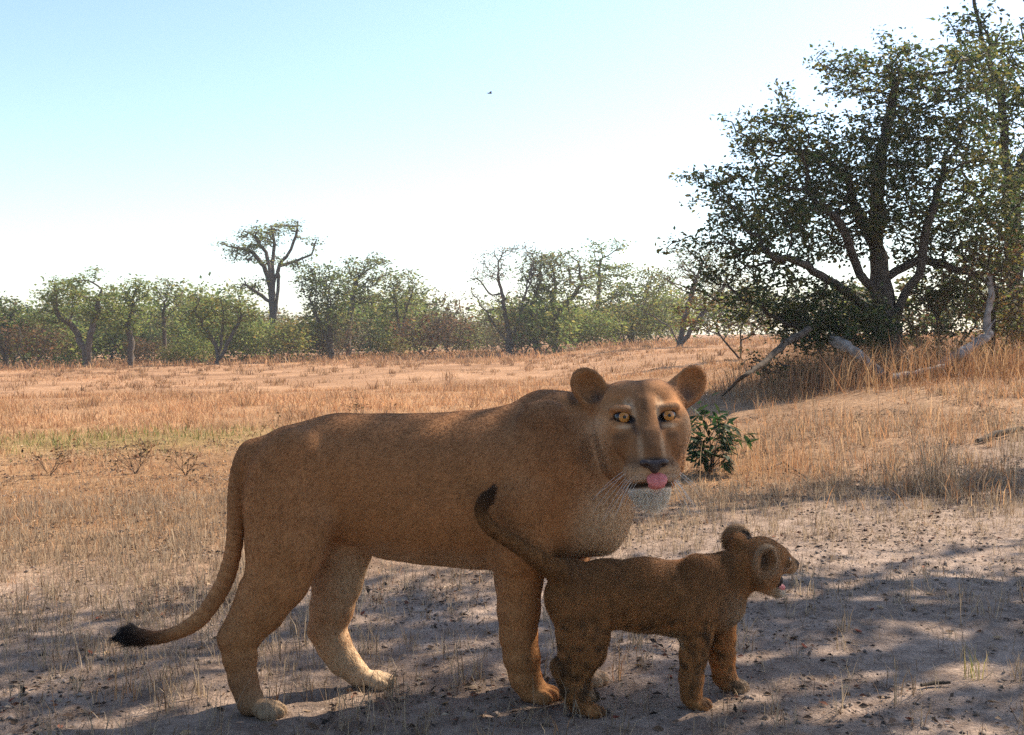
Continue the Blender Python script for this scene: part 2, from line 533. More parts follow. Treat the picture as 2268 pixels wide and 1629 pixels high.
def build_lioness():
    B = Body()
    Yh, Yf = 3.20, 3.25
    # trunk: measured stations along the back and belly
    st = [(662, 1064, 124, 3.20), (760, 1052, 130, 3.205), (850, 1064, 144, 3.215), (950, 1080, 160, 3.225),
          (1050, 1082, 167, 3.235), (1130, 1080, 170, 3.245), (1222, 1062, 186, 3.25)]
    for i in range(len(st) - 1):
        a, b = st[i], st[i + 1]
        B.cone(W(a[0], a[1], a[3]), W(b[0], b[1], b[3]), px(a[2], a[3]), px(b[2], b[3]), k=.03, ysc=.74, col=TAWNY, flow=(-1, 0, -.25))
    # withers, spine and haunch
    B.cone(W(1205, 925, 3.25), W(1285, 940, 3.24), px(52, 3.25), px(60, 3.24), k=.05, col=DARKB, flow=(-1, 0, .0))
    B.ell(W(640, 1105, 3.105), np.array([.13, .065, .19]), k=.025, col=TAWNY, flow=(-.6, 0, -1))
    B.ell(W(655, 985, 3.11), np.array([.05, .035, .04]), k=.05, col=TAWNY)
    # neck up to the head
    B.cone(W(1240, 1020, 3.25), W(1390, 965, 3.16), px(135, 3.2), px(86, 3.16), k=.05, ysc=.85, col=TAWNY, flow=(-.6, 0, -1))
    B.cone(W(1290, 1080, 3.24), W(1388, 1015, 3.15), px(105, 3.2), px(64, 3.15), k=.05, ysc=.85, col=TAWNY * 1.05, flow=(-.5, 0, -1))
    B.ell(W(1335, 1130, 3.20), np.array([.075, .13, .13]), k=.05, col=PALE * 1.1, fl=.018, flow=(-.3, 0, -1), w=3.5)
    # shoulder blade and upper arm, near side and far side
    for s, y in ((-1, 3.10), (1, 3.39)):
        B.cone(W(1205, 950, y + .03 * -s), W(1165, 1120, y), px(64, y), px(78, y), k=.016, ysc=.64, col=TAWNY, flow=(-.3, 0, -1))
        B.cone(W(1165, 1120, y), W(1160, 1215, y), px(80, y), px(62, y), k=.018, ysc=.74, col=TAWNY, flow=(-.1, 0, -1))
    # near fore leg
    chain(B, [(1155, 1200, 66, 3.14), (1150, 1280, 53, 3.15), (1150, 1350, 46, 3.16), (1149, 1410, 40, 3.165), (1155, 1455, 38, 3.165),
              (1163, 1500, 34, 3.165), (1178, 1528, 33, 3.165)], k=.014, k0=.035)
    paw(B, 1188, 1529, 3.165, 40, TAWNY)
    # far fore leg
    chain(B, [(1235, 1195, 62, 3.34), (1265, 1280, 48, 3.33), (1275, 1360, 42, 3.325), (1272, 1420, 38, 3.325), (1280, 1470, 33, 3.325),
              (1292, 1495, 30, 3.325)], k=.014, k0=.035, col=TAWNY * 1.1)
    paw(B, 1300, 1496, 3.325, 36, PALE)
    # near hind leg
    chain(B, [(645, 1110, 105, 3.15), (636, 1200, 90, 3.13), (616, 1280, 70, 3.12), (580, 1350, 52, 3.11), (540, 1402, 41, 3.105),
              (527, 1425, 37, 3.105), (531, 1455, 37, 3.105, DARKB * 1.15), (538, 1505, 31, 3.10, DARKB * 1.15), (556, 1555, 30, 3.095)], k=.012, k0=.022, ysc=.8)
    B.cone(W(548, 1300, 3.12), W(507, 1408, 3.105), px(14, 3.1), px(18, 3.1), k=.03, col=DARKB)
    B.ell(W(505, 1412, 3.105), np.array([.022, .026, .032]), k=.02, col=DARKB)
    B.cone(W(690, 1150, 3.10), W(664, 1235, 3.11), px(50, 3.1), px(42, 3.1), k=.022, ysc=.7, col=TAWNY * .8 + PALE * .2)
    paw(B, 588, 1568, 3.085, 36, PALE * .62)
    # far hind leg
    chain(B, [(735, 1120, 100, 3.27), (755, 1210, 68, 3.29), (746, 1290, 54, 3.30), (735, 1345, 47, 3.30), (724, 1392, 40, 3.305),
              (738, 1425, 37, 3.305, PALE * .85), (760, 1462, 33, 3.305, PALE), (795, 1496, 28, 3.305)], k=.014, k0=.04, ysc=.82, col=TAWNY * .6 + PALE * .4)
    B.ell(W(706, 1396, 3.305), np.array([.022, .026, .03]), k=.02, col=TAWNY)
    paw(B, 832, 1503, 3.305, 35, PALE * .95)
    # belly skin fold and teats
    B.cone(W(770, 1140, 3.16), W(860, 1190, 3.20), px(34, 3.2), px(26, 3.2), k=.05, ysc=.6, col=PALE, fl=.014)
    B.cone(W(850, 1185, 3.21), W(1090, 1205, 3.23), px(40, 3.2), px(46, 3.2), k=.04, ysc=1.2, col=TAWNY * .7 + PALE * .3, fl=.018, flow=(-1, 0, -.3))
    B.ell(W(855, 1203, 3.14), np.array([.011, .011, .02]), k=.012, col=BLACK * 4, fl=.004)
    B.ell(W(905, 1228, 3.15), np.array([.010, .010, .015]), k=.012, col=DARKB, fl=.004)
    # tail
    tl = [(560, 1010, 34, 3.19), (535, 1045, 24, 3.17), (524, 1100, 20, 3.15), (523, 1160, 18.5, 3.14), (515, 1230, 17.5, 3.13), (492, 1300, 17, 3.12),
          (452, 1362, 16, 3.11), (405, 1396, 14.5, 3.10), (355, 1412, 12.5, 3.09), (315, 1414, 12, 3.085)]
    chain(B, smooth_pts(tl, 3), k=.006, k0=.04, col=TAWNY * .9)
    B.cone(W(318, 1414, 3.085), W(290, 1408, 3.08), px(14, 3.08), px(18, 3.08), k=.012, col=BLACK, fl=.03, w=14)
    B.cone(W(290, 1408, 3.08), W(262, 1414, 3.08), px(18, 3.08), px(5, 3.08), k=.01, col=BLACK, fl=.035, w=14)
    # ---------------- head: local frame u right, v up, w towards the looker
    yaw, roll, pit = math.radians(-1.8), math.radians(2.0), math.radians(-9)
    HY = 3.03; hs = HY / F
    hc = W(1424, 957, HY)
    R0 = Matrix.Rotation(-yaw, 3, 'Z') @ Matrix.Rotation(-roll, 3, 'Y') @ Matrix.Rotation(pit, 3, 'X')
    R0 = np.array(R0)
    HR = R0 @ rot_cols((1, 0, 0), (0, 0, 1), (0, -1, 0))
    def L(u, v, w): return hc + HR @ (np.array([u, v, w], float) * hs)
    def Rr(ax, deg): return HR @ np.array(Matrix.Rotation(math.radians(deg), 3, ax))
    def he(u, v, w, ru, rv, rw, k=.014, R=None, op='+', col=TAWNY, fl=.006, wt=1.0):
        B.ell(L(u, v, w), np.array([ru, rv, rw]) * hs, R=HR if R is None else R, k=k, op=op, col=col, fl=fl, w=wt)
    def hcn(a, b, ra, rb, k=.014, col=TAWNY, fl=.006):
        B.cone(L(*a), L(*b), ra * hs, rb * hs, k=k, col=col, fl=fl)
    he(0, 30, -70, 92, 88, 105, k=.03)
    he(0, 66, -16, 62, 46, 50, k=.025)
    for s in (-1, 1): he(s * 36, 80, -40, 44, 40, 55, k=.025)
    for s in (-1, 1):
        he(s * 62, 10, -18, 46, 62, 60, k=.025)
        he(s * 52, -44, -24, 38, 50, 50, k=.035, fl=.012)
        he(s * 47, 47, 36, 30, 12, 22, k=.014, R=Rr('Z', s * 8))               # brow and upper lid
        he(s * 50, 13, 34, 27, 13, 23, k=.014)               # lower lid
        he(s * 46, -22, 46, 26, 30, 26, k=.02)
        he(s * 27, -88, 88, 33, 29, 38, k=.009)
        hcn((s * 52, -70, -20), (s * 14, -126, 54), 38, 28, k=.02, fl=.012)
    hcn((0, 48, 26), (0, -48, 96), 32, 27, k=.018)
    he(12, -38, 88, 17, 34, 17, k=.02); he(-12, -38, 88, 17, 34, 17, k=.02)
    hcn((0, -45, 36), (0, -82, 84), 52, 42, k=.02)
    he(0, -130, 73, 28, 21, 32, k=.012, fl=.022)
    # mouth line, eye openings
    for s in (-1, 1):
        B.cone(L(0, -115, 130), L(s * 44, -120, 74), 7.5 * hs, 6 * hs, k=.004, op='-')
        he(s * 48, 29, 70, 15, 7.5, 30, k=.004, op='-', R=Rr('Z', s * 13))
        he(s * 33, 24, 70, 6, 4, 18, k=.006, op='-')
    # ears: cupped shells
    for s in (-1, 1):
        Re = Rr('Z', -s * 38) @ np.array(Matrix.Rotation(math.radians(s * 20), 3, 'Y')) @ np.array(Matrix.Rotation(math.radians(-8), 3, 'X'))
        c = np.array([-107.0 if s < 0 else 124.0, 108, -62])
        B.ell(L(*c), np.array([39, 51, 17]) * hs, R=Re, k=.012, col=TAWNY * .9, fl=.008)
        B.cone(L(s * 78, 72, -62), L(s * 100, 98, -66), 38 * hs, 30 * hs, k=.02, col=TAWNY, fl=.008)
    for s in (-1, 1):
        Re = Rr('Z', -s * 38) @ np.array(Matrix.Rotation(math.radians(s * 20), 3, 'Y')) @ np.array(Matrix.Rotation(math.radians(-8), 3, 'X'))
        c = np.array([-106.0 if s < 0 else 123.0, 108, -44])
        B.ell(L(*c), np.array([32, 43, 19]) * hs, R=Re, k=.006, op='-')
    V, Q = B.mesh(.0046, smooth=1)
    N = vnormals(V, Q)
    V = V + N * (.007 * (fbm(V[:, 0] * 8 + V[:, 1] * 5, V[:, 2] * 8, 12, 2) - .5))[:, None]
    N = vnormals(V, Q)

    def hl(P): return ((P - hc) @ HR) / hs
    s1 = W(662, 1064, 3.2); z_top = W(900, 920, 3.22)[2]; z_bel = W(900, 1235, 3.22)[2]
    def paint(P):
        col, fl, flow = B.blend(P)
        H = hl(P); u, v, w = H[:, 0], H[:, 1], H[:, 2]
        rr_ = np.sqrt((u / 128) ** 2 + ((v + 14) / 158) ** 2)
        hw = np.maximum(sstep(1.25, .9, rr_) * sstep(-75, -20, w), sstep(40, 60, v) * (np.abs(u) < 175) * (v < 175) * (w > -130))
        inhead = hw > .5
        # trunk: greyer back, paler belly and inner legs
        t = np.clip((z_bel + .07 - P[:, 2]) / .12, 0, 1) * sstep(-.62, -.48, P[:, 0]) * sstep(.0, -.12, P[:, 0]) * sstep(z_bel - .22, z_bel - .08, P[:, 2])
        col = col * (1 - .8 * t[:, None]) + PALE * .8 * t[:, None]
        t = np.clip((P[:, 2] - z_top + .16) / .16, 0, 1) * (1 - hw)
        col = col * (1 - .65 * t[:, None]) + DARKB * .9 * .65 * t[:, None]
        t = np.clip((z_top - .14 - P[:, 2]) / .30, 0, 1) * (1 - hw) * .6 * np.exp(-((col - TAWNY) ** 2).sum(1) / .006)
        col = col * (1 - t[:, None]) + np.array([.50, .25, .105]) * t[:, None]  # warm light on the lower flanks painted in, along with their paler coat
        nz = fbm(P[:, 0] * 9 + P[:, 1] * 7, P[:, 2] * 9 - P[:, 1] * 5, 31, 3)
        col = col * (.88 + .24 * nz)[:, None]
        fm = fbm(P[:, 0] * 60 + P[:, 1] * 40, P[:, 2] * 45, 36, 2); col = col * (.84 + .32 * fm)[:, None]
        ch = np.exp(-(np.linalg.norm((P - W(1352, 1165, 3.14)) * np.array([1, .7, .8]), axis=1) / .115) ** 3) * .8 * (1 - hw)
        col = col * (1 - ch[:, None]) + PALE * 1.2 * ch[:, None]
        # head markings
        def put(mask, c, a=1.0):
            nonlocal col
            mm = (np.clip(mask, 0, 1) * a * hw)[:, None]
            col = col * (1 - mm) + np.asarray(c) * mm
        au = np.abs(u)
        g2 = lambda a, b, ra, rb: np.exp(-(((au - a) / ra) ** 2 + ((v - b) / rb) ** 2) ** 1.5)
        put(sstep(60, 115, v) * (w > -40), TAWNY * .85 + .03, .6)
        put(np.exp(-(u / 12) ** 2) * sstep(12, 50, v) * (w > -60), DARKB * .28, .85)
        put(g2(16, 72, 7, 40), DARKB * .6, .4)
        put(g2(0, -22, 30, 58) * (w > 40), DARKB * .55, .8)
        put(g2(40, -75, 16, 22) * (w > 40), DARKB * .6, .6)
        put(g2(58, -35, 30, 34) * (w > 0), DARKB * .7, .55)
        put(sstep(66, 100, au) * sstep(48, 20, v), TAWNY * .45 + PALE * .55, .8)
        put(g2(34, 62, 9, 13), PALE * 1.1, .8)
        put(g2(33, 66, 5, 7), TAWNY * .8, .8)
        put(g2(0, 60, 52, 60) * (1 - g2(0, 40, 22, 60)), DARKB * .9, .35)
        put(g2(27, 36, 6, 18), PALE, .6)
        put(g2(24, -40, 6, 30) * (w > 60), PALE, .4)
        put(g2(50, 9, 21, 5.0), PALE * 1.15, .6)
        put(g2(60, 52, 20, 5), PALE, .2)
        # dark eye rims with the tear line running to the nose
        e = np.sqrt(((au - 47) / 22) ** 2 + ((v - 29.5 - .24 * (au - 49)) / 11.5) ** 2)
        put(sstep(1.15, .95, e) * (w > 20), BLACK * 1.6, .97)
        tl = np.exp(-((au - (30 - .12 * (16 - v))) / 6) ** 2) * sstep(30, 22, v) * sstep(-22, 6, v)
        put(tl * (w > 30), BLACK * 3, .8)
        put(g2(72, 28, 6, 4), BLACK * 2, .8)
        put(g2(58, -12, 20, 9), DARKB * .55, .55)
        # muzzle: pale lips, dark whisker rows, white chin
        put(sstep(-68, -88, v) * (w > 62), TAWNY * .25 + PALE * .75, .75)
        put(g2(32, -104, 22, 8) * (w > 70), WHITE * .8, .6)
        for rr in (-80, -88, -96):
            put(np.exp(-((v - rr) / 1.8) ** 2) * (np.sin(au * .62 + rr) > .3) * (au > 20) * (au < 56) * (w > 60), DARKB * .5, .45)
        put(g2(0, -72, 36, 12) * (w > 108), BLACK * 3, .9)
        put(sstep(3.2, 1.5, au) * (v < -84) * (v > -114) * (w > 90), BLACK * 2, .85)
        put(sstep(-121, -130, v) * sstep(72, 50, au) * sstep(10, 45, w), WHITE * 1.08, .95)
        ml = np.exp(-((v + 117 + au * .07) / 7.0) ** 4) * (au < 54) * (w > 55)
        put(ml, BLACK, .95)
        # ears: dark gap of the inside, tawny rim
        au2 = np.where(u < 0, -u + 4, u - 19)
        ear = sstep(52, 44, np.abs(au2 - 108)) * sstep(40, 55, v) * (w < -20)
        put(np.exp(-(((au2 - 96) / 18) ** 2 + ((v - 86) / 20) ** 2)) * ear, BLACK * 5, .75)
        put(np.exp(-(((au2 - 112) / 22) ** 2 + ((v - 122) / 26) ** 2)) * ear, TAWNY * .75, .6)
        put(ear * sstep(-72, -82, w), DARKB * .4, .7)
        # lengths and flow on the head
        fl = np.where(inhead, np.minimum(fl, .008), fl)
        chin = inhead & (v < -128) & (au < 62) & (w > 28)
        fl = np.where(chin, np.clip(.050 - .0007 * au, .012, .05), fl)
        cheek = inhead & (au > 70) & (v < 0) & (w < 10)
        fl = np.where(cheek, .016, fl)
        rim = inhead & (ear > .5)
        fl = np.where(rim, .010, fl)
        fl = np.where(inhead & (e < 1.15) & (w > 20), .0, fl)
        fl = np.where(inhead & (ml > .5), .0, fl)
        fl = np.where(inhead & (w > 112) & (v > -92) & (v < -58) & (au < 32), .0, fl)
        out = H - np.array([0, -60, 120.0]); out[:, 1] += np.where(v < -120, -120, 0)
        out = out @ HR.T; out /= np.linalg.norm(out, axis=1)[:, None] + 1e-6
        flow = np.where(inhead[:, None], out, flow)
        return np.clip(col, 0, 1), fl, flow, inhead, chin
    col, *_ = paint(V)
    root = empty('lioness', W(900, 1560, 3.2), 'tawny lioness standing over the cub, licking her lips and looking out', 'lion')
    root.location.z = float(terrain(root.location.x, root.location.y))
    Mi = -np.array(root.location)
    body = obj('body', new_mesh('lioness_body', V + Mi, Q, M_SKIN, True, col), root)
    def roots(P, n):
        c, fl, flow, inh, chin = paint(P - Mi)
        lift = np.where(inh, .38, .34)
        lift = np.where(chin, .5, lift)
        flow = np.where(chin[:, None], flow * .1 + np.array([0, -.1, -1.0]) - ((P - Mi - hc) @ HR[:, :1]) * HR[:, 0] / hs * .012, flow)
        return c, fl, flow, lift
    def prob(P):
        H = hl(P - Mi)
        inh = (np.abs(H[:, 0]) < 165) & (H[:, 1] > -175) & (H[:, 1] < 165) & (H[:, 2] > -40)
        return np.where(inh, 2.6, 1.0)
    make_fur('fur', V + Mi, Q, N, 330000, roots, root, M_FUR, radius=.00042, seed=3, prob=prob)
    # ---------------- eyes, nose, tongue, whiskers
    for s in (-1, 1):
        Re = Rr('Y', 6) @ np.array(Matrix.Rotation(math.radians(0), 3, 'X'))
        eye(root, L(s * 49, 30, 37) + Mi, Re, 19.5 * hs, iris=.64, pupil=.19)
    nb = Body()
    for s in (-1, 1):
        nb.ell(L(s * 14, -75, 131), np.array([17, 9, 11]) * hs, R=Rr('Z', s * 14), k=.008)
        nb.ell(L(s * 16, -80, 141), np.array([6, 3.6, 8]) * hs, R=Rr('Z', s * 30), k=.003, op='-')
    nb.ell(L(0, -82, 132), np.array([11, 14, 10]) * hs, R=HR, k=.008)
    v_, q_ = nb.mesh(.0015, 1)
    obj('nose', new_mesh('nose', v_ + Mi, q_, M_NOSE, True), root)
    tb = Body()
    tb.ell(L(6, -120, 108), np.array([18, 9, 18]) * hs, R=HR, k=.006)
    tb.ell(L(5, -108, 125), np.array([22, 18, 7]) * hs, R=Rr('X', -14), k=.010)
    tb.ell(L(5, -106, 136), np.array([1.6, 24, 5]) * hs, R=Rr('X', -14), k=.006, op='-')
    v_, q_ = tb.mesh(.0016, 2)
    obj('tongue', new_mesh('tongue', v_ + Mi, q_, M_TONGUE, True), root)
    r = np.random.default_rng(5)
    for s in (-1, 1):
        for i in range(13):
            row = i % 4
            a = L(s * (30 + 5 * (i // 4) + r.uniform(-2, 2)), -80 - 8 * row, 108 - 8 * (i // 4))
            ln = r.uniform(60, 105) * hs
            dr = HR @ np.array([s * r.uniform(.65, 1.0), -.55 - .22 * row + r.uniform(-.2, .2), r.uniform(-.35, .15)])
            dr /= np.linalg.norm(dr)
            ts = np.linspace(0, 1, 7)
            path = a + dr * (ts * ln)[:, None] + np.array([0, 0, -1]) * (ts ** 2 * ln * r.uniform(.1, .4))[:, None]
            v_, q_ = tube(path, .0007 * (1 - .75 * ts), 4)
            obj('whisker', new_mesh('whisker', v_ + Mi, q_, M_WHISKER, True), root)
build_lioness()

# ------------------------------------------------------------------ the cub
def build_cub():
    B = Body()
    C1 = np.array([.45, .22, .082]); C2 = np.array([.20, .105, .05]); CP = np.array([.52, .38, .24]); CD = np.array([.07, .042, .026])
    Y0 = 3.09
    st = [(1272, 1318, 62, 3.085), (1340, 1316, 71, 3.09), (1430, 1318, 77, 3.095), (1505, 1327, 78, 3.10), (1550, 1318, 79, 3.105)]
    for i in range(len(st) - 1):
        a, b = st[i], st[i + 1]
        B.cone(W(a[0], a[1], a[3]), W(b[0], b[1], b[3]), px(a[2], a[3]), px(b[2], b[3]), k=.02, ysc=.72, col=C1, fl=.016, flow=(-1, 0, -.3))
    B.cone(W(1560, 1305, 3.105), W(1640, 1265, 3.115), px(66, 3.1), px(50, 3.1), k=.03, ysc=.85, col=C1, fl=.018, flow=(-.8, 0, -.6))
    B.ell(W(1600, 1335, 3.10), np.array([.06, .055, .06]), k=.03, col=CP, fl=.02, flow=(-.4, 0, -1))
    B.cone(W(1545, 1262, 3.07), W(1535, 1360, 3.055), px(32, 3.1), px(42, 3.1), k=.02, ysc=.7, col=C1, fl=.014, flow=(-.4, 0, -1))
    # legs
    chain(B, [(1535, 1350, 46, 3.065), (1541, 1405, 35, 3.06), (1536, 1450, 28, 3.055), (1531, 1500, 24, 3.05), (1531, 1540, 22, 3.05)], k=.01, k0=.025, col=C1, fl=.012)
    paw(B, 1540, 1554, 3.05, 27, C1 * 1.05, fl=.007, k=.004)
    chain(B, [(1585, 1360, 44, 3.15), (1595, 1410, 31, 3.16), (1598, 1450, 27, 3.165), (1604, 1495, 23, 3.165), (1614, 1510, 21, 3.165)], k=.01, k0=.025, col=C1 * 1.2, fl=.012)
    paw(B, 1622, 1514, 3.165, 27, CP * .9, fl=.007, k=.004)
    chain(B, [(1285, 1335, 62, 3.07), (1288, 1395, 54, 3.06), (1286, 1435, 46, 3.055), (1268, 1475, 33, 3.05), (1262, 1495, 28, 3.05), (1270, 1530, 25, 3.045), (1288, 1563, 23, 3.04)],
          k=.01, k0=.03, ysc=.72, col=C1, fl=.014)
    B.ell(W(1236, 1476, 3.05), np.array([.018, .02, .024]), k=.015, col=C2, fl=.012)
    paw(B, 1306, 1572, 3.04, 26, C1, fl=.007, k=.004)
    chain(B, [(1290, 1345, 58, 3.12), (1300, 1400, 48, 3.125), (1300, 1440, 40, 3.13), (1285, 1475, 30, 3.13), (1280, 1500, 25, 3.13), (1288, 1525, 22, 3.13)], k=.01, k0=.03, ysc=.75, col=C1, fl=.014)
    paw(B, 1296, 1536, 3.13, 24, CP * .8, fl=.007, k=.004)
    # tail held up across the mother's shoulder
    tl = [(1262, 1272, 34, 3.075), (1228, 1262, 24, 3.04), (1180, 1231, 17, 3.00), (1127, 1196, 15, 2.985), (1093, 1174, 14, 2.98), (1073, 1152, 13, 2.98), (1066, 1127, 12, 2.98), (1076, 1108, 11, 2.98)]
    chain(B, smooth_pts(tl, 3), k=.005, k0=.03, col=C1 * .62, fl=.010)
    B.cone(W(1076, 1110, 2.98), W(1090, 1088, 2.975), px(12, 3), px(5, 3), k=.006, col=CD, fl=.02, w=10)
    # head: turned away a little, mouth open
    yaw = math.radians(24)
    f = np.array([math.cos(yaw), math.sin(yaw), -.16]); f /= np.linalg.norm(f)
    lft = np.array([-math.sin(yaw), math.cos(yaw), .10]); lft -= f * (lft @ f); lft /= np.linalg.norm(lft)
    up = np.cross(f, lft)
    HR = np.stack([f, lft, up], 1)           # forward, far side, up
    hs = 3.1 / F; hc = W(1688, 1246, 3.115)
    def L(a, b, c): return hc + HR @ (np.array([a, b, c], float) * hs)
    def he(a, b, c, ra, rb, rc, k=.01, R=None, op='+', col=C1, fl=.010, w=1.0):
        B.ell(L(a, b, c), np.array([ra, rb, rc]) * hs, R=HR if R is None else R, k=k, op=op, col=col, fl=fl, w=w, flow=-f + np.array([0, 0, -.3]))
    he(-4, 0, 4, 56, 48, 52, k=.02, col=C1)
    he(34, 0, 10, 36, 30, 30, k=.02)
    for s in (-1, 1):
        he(-8, s * 34, -18, 30, 20, 32, k=.015, col=C1 * 1.15, fl=.016)
        he(64, s * 12, -3, 24, 15, 14, k=.010, col=C1 * .5 + CP * .5)
        he(40, s * 24, 10, 15, 12, 12, k=.012)
    B.cone(L(36, 0, 10), L(80, 0, 2), 27 * hs, 15 * hs, k=.012, col=C1, fl=.007)
    he(86, 0, 2, 11, 13, 11, k=.008, col=CD, fl=.003)
    B.cone(L(4, 0, -44), L(60, 0, -65), 19 * hs, 10 * hs, k=.012, col=CP, fl=.012)
    he(65, 0, -66, 13, 14, 9, k=.008, col=WHITE * .8, fl=.012)
    he(86, 0, -34, 42, 40, 17, k=.005, op='-')
    he(52, 0, -38, 30, 46, 14, k=.005, op='-')
    # ears
    ears = ((-30, -47, 18, 84), (-42, 50, 36, 55))
    for a, b, c, tw in ears:
        s = 1 if b > 0 else -1
        Re = HR @ np.array(Matrix.Rotation(math.radians(s * tw), 3, 'Z')) @ np.array(Matrix.Rotation(math.radians(s * 18), 3, 'X'))
        # local x of the ear = facing direction
        B.ell(L(a, b, c), np.array([9, 31, 34]) * hs, R=Re, k=.008, col=CP * .85, fl=.012)
        B.cone(L(a, b * .55, c * .7), L(a, b * .85, c * .9), 26 * hs, 22 * hs, k=.012, col=C1, fl=.012)
    for a, b, c, tw in ears:
        s = 1 if b > 0 else -1
        Re = HR @ np.array(Matrix.Rotation(math.radians(s * tw), 3, 'Z')) @ np.array(Matrix.Rotation(math.radians(s * 18), 3, 'X'))
        B.ell(L(a, b, c) + Re[:, 0] * 10 * hs, np.array([14, 27, 30]) * hs, R=Re, k=.004, op='-')
    V, Q = B.mesh(.0036, smooth=1)
    N = vnormals(V, Q)
    zt = W(1400, 1240, 3.1)[2]
    def hl(P): return ((P - hc) @ HR) / hs
    nearE, farE = L(-30, -47, 18), L(-42, 50, 36)
    def paint(P):
        col, fl, flow = B.blend(P, .012)
        X, Z = P[:, 0], P[:, 2]
        t = np.clip((Z - zt + .10) / .10, 0, 1) * (X > .16) * (X < .66)
        nz = fbm(X * 14 + P[:, 1] * 9, Z * 14, 41, 3)
        col = col * (1 - .6 * (t * nz * 1.6).clip(0, 1)[:, None]) + C2 * .6 * (t * nz * 1.6).clip(0, 1)[:, None]
        col = col * (.62 + .76 * fbm(X * 55 + P[:, 1] * 40, Z * 40, 47, 3))[:, None]
        # rosettes left over on flank and legs
        sp = sstep(.55, .75, vnoise(X * 62 + P[:, 1] * 30, Z * 74 - P[:, 1] * 27, 77))
        low = np.clip((W(1400, 1330, 3.1)[2] - Z) / .05, .12, 1)
        a = (.8 * sp * low)[:, None]
        col = col * (1 - a) + CD * a
        # bars inside the legs, pale belly
        tb = np.clip((W(1430, 1378, 3.1)[2] - Z) / .03, 0, 1) * (X > .30) * (X < .50) * (Z > W(1430, 1420, 3.1)[2])
        col = col * (1 - .6 * tb[:, None]) + CP * .6 * tb[:, None]
        H = hl(P); a_, b_, c_ = H.T
        inh = (a_ > -40) & (np.abs(b_) < 95) & (c_ > -85) & (c_ < 90)
        def put(mask, c, al):
            nonlocal col
            mm = (np.clip(mask, 0, 1) * al * inh)[:, None]; col = col * (1 - mm) + np.asarray(c) * mm
        put(np.exp(-(((a_ - 48) / 10) ** 2 + ((np.abs(b_) - 25) / 12) ** 2 + ((c_ - 14) / 8) ** 2)), CD * .5, .9)
        put(np.exp(-(((a_ - 42) / 14) ** 2 + ((c_ - 0) / 4) ** 2)) * (np.abs(b_) > 12), WHITE * .7, .6)
        put(sstep(74, 90, a_) * (c_ > -10) * (c_ < 16), CD, .75)
        put(sstep(56, 70, a_) * (c_ < -8) * (c_ > -26), CP, .5)
        put(np.exp(-(((a_ - 46) / 30) ** 2 + ((c_ + 33) / 13) ** 2) ** 2) * (a_ > 18) * (np.abs(b_) < 34), BLACK * 2, .95)
        mouth = (np.exp(-(((a_ - 46) / 30) ** 2 + ((c_ + 33) / 13) ** 2) ** 2) > .4) & (a_ > 18) & (np.abs(b_) < 24)
        put(np.exp(-((a_ - 10) / 30) ** 2) * sstep(30, 50, c_) * (np.sin(b_ * .5) > .2), C2, .6)
        dn = np.linalg.norm(P - nearE, axis=1); df = np.linalg.norm(P - farE, axis=1)
        de = np.minimum(dn, df) / hs
        put(sstep(30, 8, de), CD * .8, .85)
        rimm = sstep(24, 32, de) * sstep(48, 38, de) * (np.abs(b_) > 44)
        put(rimm, CP * .9, .4)
        # back of the far ear is black below its tip
        put(((df / hs < 44) & ((P - farE) @ (HR @ np.array([.53, .85, 0])) < -3 * hs)).astype(float) * sstep(64, 54, c_), BLACK * 2, .95)
        fl = np.where(mouth & inh, 0, fl)
        fl = np.where(inh & (a_ > 55), np.minimum(fl, .005), fl)
        return np.clip(col, 0, 1), fl, flow
    col, *_ = paint(V)
    root = empty('lion_cub', W(1420, 1575, 3.09), 'small spotted lion cub calling with open mouth, tail raised against the lioness', 'lion cub')
    root.location.z = float(terrain(root.location.x, root.location.y))
    Mi = -np.array(root.location)
    obj('body', new_mesh('cub_body', V + Mi, Q, M_SKIN, True, col), root)
    def roots(P, n):
        c, fl, flow = paint(P - Mi)
        return c, fl * 1.25, flow, np.full(len(P), .5)
    make_fur('fur', V + Mi, Q, N, 170000, roots, root, M_FUR, radius=.00042, seed=9, rough=.5)
    for s in (-1, 1):
        e = rot_cols(*[HR @ np.array(q) for q in ((-.75 * s, .66, 0.0), (0, 0, 1.0), (.66, .75 * s, 0))])
        eye(root, L(46, s * 26, 14) + Mi, e, 10 * hs, iris=.9, pupil=.5)
    nb = Body(); nb.ell(L(95, 0, 5), np.array([5, 10, 6]) * hs, R=HR, k=.003); nb.ell(L(93, 0, -1), np.array([5, 5, 7]) * hs, R=HR, k=.003)
    v_, q_ = nb.mesh(.0012, 1); obj('nose', new_mesh('cub_nose', v_ + Mi, q_, M_NOSE, True), root)
    mb = Body(); mb.ell(L(44, 0, -38), np.array([20, 17, 17]) * hs, R=HR, k=.004)
    v_, q_ = mb.mesh(.0016, 1); obj('mouth_lining', new_mesh('cub_mouth', v_ + Mi, q_, M_MOUTH, True), root)
    tb = Body(); tb.cone(L(30, 0, -54), L(68, 0, -54), 9 * hs, 8 * hs, k=.004)
    v_, q_ = tb.mesh(.0014, 1); obj('tongue', new_mesh('cub_tongue', v_ + Mi, q_, M_TONGUE, True), root)
    r = np.random.default_rng(8)
